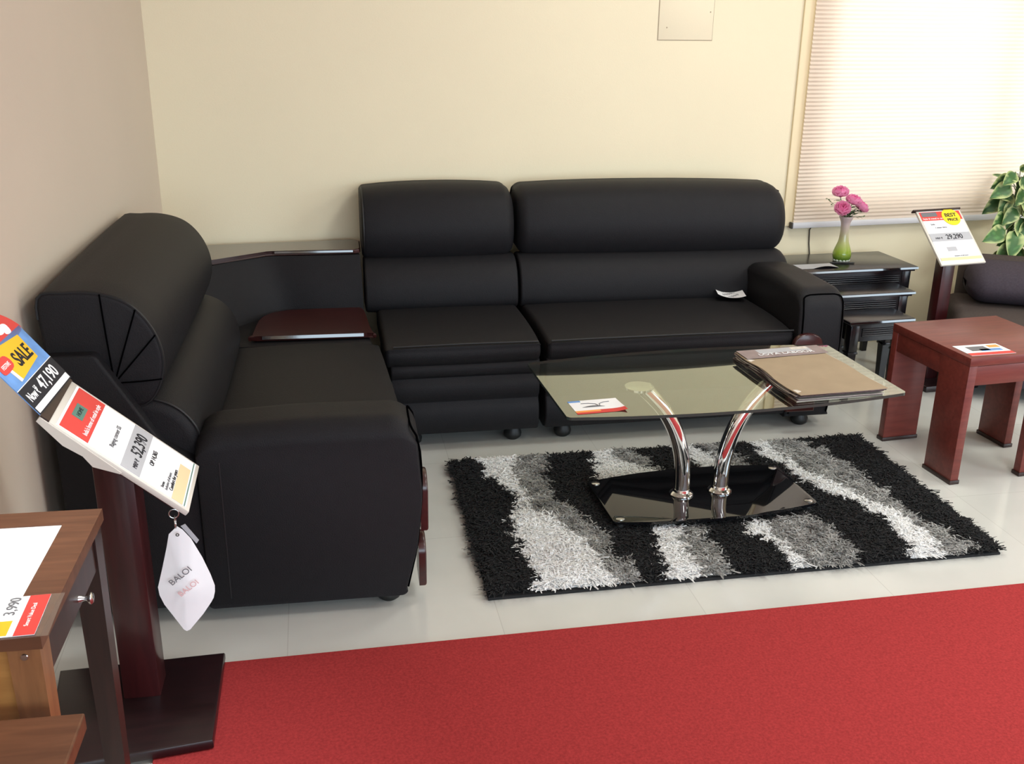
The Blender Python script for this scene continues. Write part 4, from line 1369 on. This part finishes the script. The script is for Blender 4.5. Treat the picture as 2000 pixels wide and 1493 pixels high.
# ------------------------------------------------------------------ potted plant behind the armchair
PX, PY = 3.86, 4.36
pt = thing('potted_plant', 'leafy variegated green and cream plant standing behind the grey armchair', 'plant', (PX, PY, 0))
obj('pot', lathe([(0, 0), (0.09, 0), (0.10, 0.02), (0.125, 0.26), (0.135, 0.30), (0.12, 0.30), (0.115, 0.27), (0, 0.27)], 28), 'pot', pt)
obj('soil', lathe([(0, 0.285), (0.115, 0.284), (0.115, 0.275)], 24), 'soil', pt)
bm = bmesh.new()
add_tube(bm, [(0, 0, 0.27), (0.0, 0, 0.6), (-0.02, -0.02, 0.86), (-0.06, -0.03, 0.93)], [0.018, 0.016, 0.008, 0.004], 8)
lv = []
rr = random.Random(11)
spots = [  # leaf base, pointing direction, length
    ((-0.10, -0.05, 0.905), (-0.85, -0.2, -0.30), 0.14), ((-0.12, -0.08, 0.87), (-1, -0.3, -0.35), 0.15), ((-0.06, -0.06, 0.945), (0.1, -0.5, 0.3), 0.07),
    ((-0.10, -0.10, 0.80), (-0.25, -0.3, -1), 0.16), ((-0.14, -0.10, 0.74), (-0.6, -0.3, -0.6), 0.13), ((-0.07, -0.12, 0.86), (0.1, -0.5, -0.9), 0.16),
    ((0.0, -0.12, 0.88), (0.8, -0.4, -0.2), 0.15), ((-0.02, -0.12, 0.80), (0.7, -0.5, -0.5), 0.16), ((0.02, -0.12, 0.74), (0.6, -0.5, -0.8), 0.15),
    ((-0.08, -0.14, 0.72), (0.2, -0.4, -1), 0.16), ((-0.15, -0.13, 0.66), (-1, -0.3, -0.30), 0.16), ((-0.10, -0.15, 0.66), (-0.35, -0.5, -0.9), 0.17),
    ((-0.02, -0.15, 0.63), (0.25, -0.5, -1), 0.18), ((-0.12, -0.14, 0.58), (-0.7, -0.4, -0.55), 0.15), ((0.05, -0.10, 0.60), (0.8, -0.4, -0.5), 0.15),
    ((-0.06, -0.10, 0.52), (-0.5, -0.4, -0.3), 0.13), ((0.02, -0.10, 0.54), (0.1, -0.6, -0.5), 0.14), ((0.08, -0.06, 0.82), (0.9, -0.1, 0.0), 0.16),
    ((0.10, -0.06, 0.70), (0.9, -0.1, -0.3), 0.16), ((-0.04, 0.05, 0.88), (0.2, 0.8, 0.2), 0.15), ((0.06, 0.04, 0.76), (0.4, 0.8, -0.2), 0.15),
    ((-0.10, -0.03, 0.80), (-0.8, 0.1, -0.6), 0.14), ((-0.04, -0.12, 0.78), (-0.1, -0.6, -0.8), 0.14), ((0.05, -0.12, 0.85), (0.5, -0.6, 0.25), 0.13),
    ((-0.06, -0.10, 0.60), (-0.9, -0.2, -0.1), 0.12), ((0.0, -0.13, 0.70), (0.3, -0.6, -0.7), 0.15), ((-0.05, -0.12, 0.50), (0.3, -0.6, -0.4), 0.14),
    ((-0.09, -0.10, 0.46), (-0.5, -0.5, -0.3), 0.12), ((0.10, -0.10, 0.50), (0.6, -0.5, -0.4), 0.15),
    ((-0.10, -0.08, 0.93), (-0.6, -0.3, -0.25), 0.12), ((-0.03, -0.09, 0.93), (0.6, -0.3, 0.1), 0.13), ((-0.09, -0.12, 0.76), (-0.75, -0.3, -0.5), 0.13),
    ((-0.03, -0.14, 0.70), (-0.4, -0.4, -0.9), 0.15), ((0.03, -0.14, 0.80), (0.1, -0.5, -0.9), 0.16), ((0.06, -0.12, 0.66), (0.2, -0.5, -0.9), 0.15),
    ((-0.12, -0.09, 0.83), (-0.5, -0.2, -0.9), 0.13), ((0.0, -0.10, 0.90), (-0.1, -0.5, -0.8), 0.14), ((-0.13, -0.11, 0.53), (-0.8, -0.4, -0.2), 0.11)]
for k in range(16):
    spots.append(((rr.uniform(-0.10, 0.14), rr.uniform(-0.13, -0.04), rr.uniform(0.56, 0.93)), (rr.uniform(-0.7, 0.8), -0.4, rr.uniform(-0.9, 0.1)), rr.uniform(0.11, 0.15)))
for i, (b, d, ln) in enumerate(spots):
    b = Vector(b)
    root = Vector((-0.02 * rr.random(), -0.02, max(0.3, b.z - 0.06)))
    add_tube(bm, [root, root.lerp(b, 0.6) + Vector((0, 0, 0.02)), b], 0.0022, 5)
    lv.append(leaf_geo(b, d, ln * 0.88, ln * 0.56, 0.22, (rr.uniform(-0.3, 0.1), -1, rr.uniform(0.2, 0.8)), seed=100 + i, edge=(0.46, 0.52, 0.22), mid=(0.040, 0.105, 0.028), var=0.62))
obj('stem', bm, 'stem', pt)
col_obj('foliage', *merge(lv), 'leaf', pt)

# ------------------------------------------------------------------ sign stand at the left
st = thing('sign_stand', 'maroon wooden sign stand on a square base beside the left sofa arm', 'sign stand', (-0.305, 2.335, 0.0))
obj('post', box(-0.044, 0.044, -0.044, 0.044, 0.034, 0.72, 0.004), 'post_wood', st, 30).rotation_euler = (0, 0, R(-6))
bm = prism([(-0.205, -0.262), (0.165, -0.25), (0.195, 0.105), (-0.218, 0.128)], 0.009, 0.036, 0.007)
obj('base', bm, 'base_wood', st, 30)
P_NT, P_NB = Vector((-0.388, 2.12, 0.850)), Vector((-0.139, 2.12, 0.621))
P_FT, P_FB = Vector((-0.365, 2.33, 0.853)), Vector((-0.124, 2.33, 0.639))
mid = (P_NT + P_NB + P_FT + P_FB) / 4
ux = (P_FT + P_FB - P_NT - P_NB)
uy = (P_NT + P_FT - P_NB - P_FB)
pm_w = plane_mtx(mid, ux, uy)
W2, L2 = ux.length / 4, uy.length / 4
so = Vector(st.location)
pms = pm_w.copy()
pms.translation = mid - so
sheet('holder_board', 'post_wood', st, pms, -0.085, 0.085, -0.145, 0.14, -0.030, -0.0165)
sg = thing('price_sign', 'long tilted white price sign reading 52,390 on the left stand', 'sign', mid)
pm = pm_w.copy()
pm.translation = (0, 0, 0)
sheet('acrylic_holder', 'acrylic_edge', sg, pm, -W2 - 0.004, W2 + 0.004, -L2 - 0.004, L2 + 0.012, -0.016, -0.003, 0.002)
sheet('paper_sheet', 'paper', sg, pm, -W2 + 0.004, W2 - 0.004, -L2 + 0.006, L2 - 0.004, -0.003, -0.002)
sheet('red_header', 'ink_red', sg, pm, -W2 + 0.007, W2 - 0.007, L2 - 0.078, L2 - 0.010, -0.002, -0.0014)
sheet('green_label', 'ink_green', sg, pm, -0.030, 0.030, L2 - 0.048, L2 - 0.022, -0.0014, -0.0010)
sheet('price_band', 'paper_grey', sg, pm, -W2 + 0.004, W2 - 0.004, -0.040, 0.008, -0.002, -0.0014)
sheet('cream_strip', 'ink_cream', sg, pm, -W2 + 0.004, W2 - 0.045, -L2 + 0.016, -L2 + 0.044, -0.002, -0.0014)
sheet('green_line', 'ink_green', sg, pm, -W2 + 0.004, W2 - 0.004, -L2 + 0.010, -L2 + 0.0125, -0.002, -0.0014)
text('label_text', 'HOME', 0.014, 'ink', sg, pm @ T((0, L2 - 0.040, -0.0008)), 'CENTER')
text('header_text', "India's home of retail in style", 0.0155, 'ink_white', sg, pm @ T((0, L2 - 0.070, -0.0008)), 'CENTER', 0.86)
text('item_text', 'Rajyog corner SS', 0.0155, 'ink_grey', sg, pm @ T((-0.055, 0.035, -0.0008)), 'LEFT', 0.95)
text('price_text', '52,390', 0.040, 'ink', sg, pm @ T((0.022, -0.030, -0.0008)), 'CENTER', 0.9, bold=0.0004)
text('price_text', 'MRP \u20b9', 0.015, 'ink', sg, pm @ T((-0.060, -0.028, -0.0008)), 'CENTER')
text('price_text', 'OP 14,365', 0.016, 'ink', sg, pm @ T((0.008, -0.062, -0.0008)), 'CENTER')
text('foot_text', 'Terms', 0.010, 'ink', sg, pm @ T((-0.085, -L2 + 0.068, -0.0008)))
text('foot_text', 'Inclusive of all taxes', 0.010, 'ink_grey', sg, pm @ T((-0.085, -L2 + 0.058, -0.0008)))
text('foot_text', 'Comfort for years', 0.013, 'ink', sg, pm @ T((-0.075, -L2 + 0.046, -0.0008)))
sheet('dark_head_block', 'desk_dark', sg, pm, -W2 - 0.004, W2 + 0.004, L2 + 0.010, L2 + 0.030, -0.016, -0.001)
bm = bmesh.new()
fl = [(-L2 * 0.02, -0.014), (L2 * 0.30, -0.034), (L2 * 0.48, -0.026), (L2 * 0.75, -0.030), (L2 + 0.030, -0.016), (L2 + 0.030, -0.004), (-L2 * 0.02, -0.010)]
fa = [bm.verts.new((-W2 - 0.0075, y, z)) for y, z in fl]
fb = [bm.verts.new((-W2 - 0.0045, y, z)) for y, z in fl]
bm.faces.new(fa)
bm.faces.new(fb[::-1])
for k in range(len(fl)):
    j_ = (k + 1) % len(fl)
    bm.faces.new((fa[k], fa[j_], fb[j_], fb[k]))
o = obj('clear_flap', bm, 'acrylic_edge', sg, 30)
o.matrix_local = pm

# SALE card standing in the holder's upper end
S_NB, S_FB = Vector((-0.402, 2.12, 0.868)), Vector((-0.376, 2.33, 0.880))
S_NT, S_FT = Vector((-0.503, 2.12, 0.997)), Vector((-0.462, 2.33, 0.997))
mid = (S_NB + S_FB + S_NT + S_FT) / 4
ux = (S_FT + S_FB - S_NT - S_NB)
uy = (S_NT + S_FT - S_NB - S_FB)
pm = plane_mtx((0, 0, 0), ux, uy)
W3, L3 = ux.length / 4, uy.length / 4
sc = thing('sale_card', 'blue and yellow SALE card reading Now 47,190 above the left price sign', 'sign', mid)
sheet('card', 'ink_blue', sc, pm, -W3, W3, -L3, L3, -0.003, -0.001)
sheet('black_band', 'ink', sc, pm, -W3, W3, -L3, -L3 + 0.062, -0.001, -0.0005)
sheet('white_strip', 'ink_white', sc, pm, -W3 + 0.004, W3 - 0.004, -L3 + 0.003, -L3 + 0.017, -0.0005, -0.0001)
sheet('white_line', 'ink_white', sc, pm, -W3, W3, -L3 + 0.062, -L3 + 0.0635, -0.001, -0.0005)
o = obj('yellow_panel', prism([(-0.062, -L3 + 0.070), (0.066, -L3 + 0.082), (0.070, L3 - 0.012), (-0.020, L3 - 0.004), (-0.072, L3 - 0.03)], -0.001, -0.0004), 'ink_gold', sc, 0)
o.matrix_local = pm
o = obj('white_corner', prism([(-0.062, -L3 + 0.070), (-0.050, -L3 + 0.071), (-0.062, L3 - 0.03), (-0.072, L3 - 0.03)], -0.0004, -0.0002), 'ink_white', sc, 0)
o.matrix_local = pm
o = obj('red_badge', prism(spline([(-0.088, -L3 + 0.10), (-0.040, -L3 + 0.102), (-0.032, L3 - 0.036), (-0.045, L3 - 0.022), (-0.085, L3 - 0.026), (-0.094, L3 - 0.04)], 3), -0.0004, 0.0), 'ink_red', sc, 0)
o.matrix_local = pm
text('sale_text', 'SALE', 0.046, 'ink', sc, pm @ T((0.020, -L3 + 0.092, 0.0002)), 'CENTER', 0.82, bold=0.0009)
text('badge_text', 'FESTIVE', 0.0135, 'ink_white', sc, pm @ T((-0.063, L3 - 0.045, 0.0004)), 'CENTER', 0.85)
text('price_text', '47,190', 0.040, 'ink_white', sc, pm @ T((0.028, -L3 + 0.026, 0.0002)), 'CENTER', 0.95, bold=0.0005)
text('price_text', 'Now \u20b9', 0.028, 'ink_white', sc, pm @ T((-0.066, -L3 + 0.028, 0.0002)), 'CENTER', 0.7, bold=0.0004)
# red paper tag above it
rtg = thing('red_tag', 'small red and white paper tag sticking up above the SALE card', 'tag', mid + pm.to_3x3() @ Vector((0.02, L3, -0.002)))
o = obj('tag_paper', prism(spline([(-0.045, -0.012), (0.075, -0.012), (0.085, 0.01), (0.05, 0.048), (-0.01, 0.066), (-0.055, 0.04)], 4), -0.001, 0.001), 'ink_red', rtg, 0)
o.matrix_local = pm
for i, (x, y) in enumerate(((-0.02, 0.035), (0.005, 0.02), (0.03, 0.012))):
    o = obj('white_blotch', prism(spline([(x - 0.013, y - 0.008), (x + 0.011, y - 0.011), (x + 0.014, y + 0.008), (x - 0.006, y + 0.013)], 4), 0.001, 0.0014), 'ink_white', rtg, 0)
    o.matrix_local = pm

# hanging paper tag on two rings
HX, HY, HZ = -0.176, 2.15, 0.60
tg = thing('hanging_tag', 'white leaf-shaped paper tag hanging on rings under the left price sign', 'tag', (HX, HY, HZ))
obj('ring', torus((0.0, 0, 0.0), 0.0105, 0.0013, 'Y'), 'steel', tg)
obj('ring', torus((0.001, 0, -0.021), 0.0135, 0.0015, 'X'), 'steel', tg)
out = [(0.003, -0.035), (-0.016, -0.052), (-0.024, -0.085), (-0.038, -0.135), (-0.0515, -0.180), (-0.050, -0.200), (-0.042, -0.225), (-0.020, -0.268), (-0.006, -0.295), (0.0, -0.300), (0.008, -0.297), (0.040, -0.262), (0.060, -0.235), (0.066, -0.225), (0.070, -0.210), (0.071, -0.195), (0.064, -0.165), (0.050, -0.120), (0.030, -0.070), (0.014, -0.045)]
bm = bmesh.new()
fr = [bm.verts.new((x, -0.004 + 0.010 * math.sin((z + 0.3) * 6) + 0.25 * x * abs(x) * 2, z)) for x, z in out]
cv = bm.verts.new((0.005, -0.010, -0.18))
for i in range(len(fr)):
    bm.faces.new((fr[i], fr[(i + 1) % len(fr)], cv))
bmesh.ops.subdivide_edges(bm, edges=list(bm.edges), cuts=2, use_grid_fill=True)
g = bmesh.ops.extrude_face_region(bm, geom=list(bm.faces))
for v in [e for e in g['geom'] if isinstance(e, bmesh.types.BMVert)]:
    v.co.y += 0.0012
obj('tag_paper', bm, 'paper', tg, 60)
o = obj('grey_back_tag', prism([(0.006, -0.040), (0.016, -0.036), (0.042, -0.080), (0.036, -0.088)], -0.0005, 0.0005), 'paper_grey', tg, 0)
o.rotation_euler = (R(90), 0, 0)
o.data.transform(Matrix.Identity(4))
o.location = (0.004, 0.016, 0.0)
o = obj('eyelet', torus((0.003, -0.006, -0.050), 0.003, 0.0012, 'Y', 14, 6), 'cord', tg)
rm = Matrix.Rotation(R(90), 4, 'X')
tm = lambda x, z, r: Matrix.Translation((x, -0.0135, z)) @ rm @ Matrix.Rotation(R(r), 4, 'Z')
text('tag_text', 'BALOI', 0.021, 'ink_grey', tg, tm(0.004, -0.155, 36), 'CENTER')
text('tag_text', 'BALOI', 0.019, 'ink_faint_red', tg, tm(0.018, -0.188, 36), 'CENTER')

# ------------------------------------------------------------------ small table with drawer, bottom left
dk = thing('drawer_table', 'brown wooden side table with a drawer and a white inset top at lower left', 'side table', (-0.306, 1.69, 0), R(-6.5))
bm = bmesh.new()
def frame(bm, x0, x1, y0, y1, z0, z1, m):
    """Mitred frame of four boards around a recess."""
    o4 = [(x0, y0), (x1, y0), (x1, y1), (x0, y1)]
    i4 = [(x0 + m, y0 + m), (x1 - m, y0 + m), (x1 - m, y1 - m), (x0 + m, y1 - m)]
    for k in range(4):
        j = (k + 1) % 4
        add_prism(bm, [o4[k], o4[j], i4[j], i4[k]], z0, z1)
frame(bm, -0.345, 0.0, -0.222, 0.205, 0.728, 0.752, 0.058)
obj('table_top', bm, 'desk_wood', dk, 20)
obj('inset_panel', box(-0.288, -0.057, -0.165, 0.148, 0.735, 0.7505), 'inset_white', dk, 0, label='white inset panel of the table top')
for x, y in ((-0.03, 0.175), (-0.03, -0.192), (-0.315, 0.175), (-0.315, -0.192)):
    bm = bmesh.new()
    vs = add_box(bm, x - 0.024, x + 0.024, y - 0.024, y + 0.024, 0.0, 0.728)
    for v in vs:
        if v.co.z < 0.001:
            v.co.x = x + (v.co.x - x) * 0.75
            v.co.y = y + (v.co.y - y) * 0.75
    obj('leg', bm, 'desk_dark' if y > 0 else 'desk_honey', dk, 20)
bm = bmesh.new()
add_box(bm, -0.291, -0.054, 0.165, 0.185, 0.62, 0.728)
add_box(bm, -0.332, -0.312, -0.168, 0.151, 0.62, 0.728)
obj('apron', bm, 'desk_wood', dk, 20)
obj('end_board', box(-0.291, -0.054, -0.205, -0.188, 0.58, 0.728), 'honey_wood', dk, 20)
dr = obj('drawer', box(-0.030, -0.010, -0.166, 0.149, 0.650, 0.722, 0.002), 'desk_dark', dk, 20)
obj('drawer_box', box(-0.28, -0.031, -0.16, 0.14, 0.655, 0.715), 'desk_dark', dr, 0)
k = obj('knob', lathe([(0, 0.0), (0.007, 0.0), (0.006, 0.004), (0.004, 0.010), (0.0045, 0.014), (0.010, 0.018), (0.011, 0.021), (0.008, 0.024), (0, 0.025)], 20), 'steel', dr)
k.rotation_euler = (0, R(90), 0)
k.location = (-0.010, 0.02, 0.668)
s = obj('screw', lathe([(0, 0.002), (0.005, 0.0018), (0.006, 0.0)], 14), 'steel', dk)
s.rotation_euler = (R(90), 0, 0)
s.location = (-0.030, -0.2165, 0.712)
# price card in a clear sleeve
pc = thing('price_card', 'red-striped 3,990 price card in a clear sleeve on the brown drawer table', 'price card', (-0.400, 1.533, 0.7525), R(-4))
obj('clear_sleeve', box(-0.13, 0.085, -0.062, 0.062, 0.0, 0.0012, 0.0004), 'clear', pc, 0)
obj('card', box(-0.12, 0.065, -0.058, 0.058, 0.0014, 0.0024), 'paper', pc, 0)
obj('red_strip', box(0.034, 0.065, -0.058, 0.058, 0.0024, 0.0028), 'ink_red', pc, 0)
obj('yellow_block', box(-0.004, 0.024, -0.055, -0.014, 0.0024, 0.0028), 'ink_gold', pc, 0)
rt90 = Matrix.Rotation(R(90), 4, 'Z')
text('price_text', '3,990', 0.024, 'ink_grey', pc, T((0.022, 0.028, 0.003)) @ rt90, 'CENTER')
text('strip_text', 'Smart Value Deal', 0.0095, 'ink_white', pc, T((0.050, 0.0, 0.003)) @ rt90, 'CENTER')

# low bench in the very corner of the frame
bn = thing('wooden_bench', 'low reddish-brown wooden bench cut off at the lower left corner', 'bench', (-0.315, 1.435, 0), R(-6.5))
obj('bench_top', box(-0.28, 0.037, -0.45, 0.0, 0.600, 0.630, 0.003), 'desk_wood', bn, 20)
for x, y in ((-0.005, -0.05), (-0.24, -0.05), (-0.005, -0.41), (-0.24, -0.41)):
    obj('leg', box(x - 0.02, x + 0.02, y - 0.02, y + 0.02, 0.0, 0.601), 'desk_dark', bn, 20)
obj('apron', box(-0.22, -0.03, -0.40, -0.06, 0.54, 0.60), 'desk_dark', bn, 20)
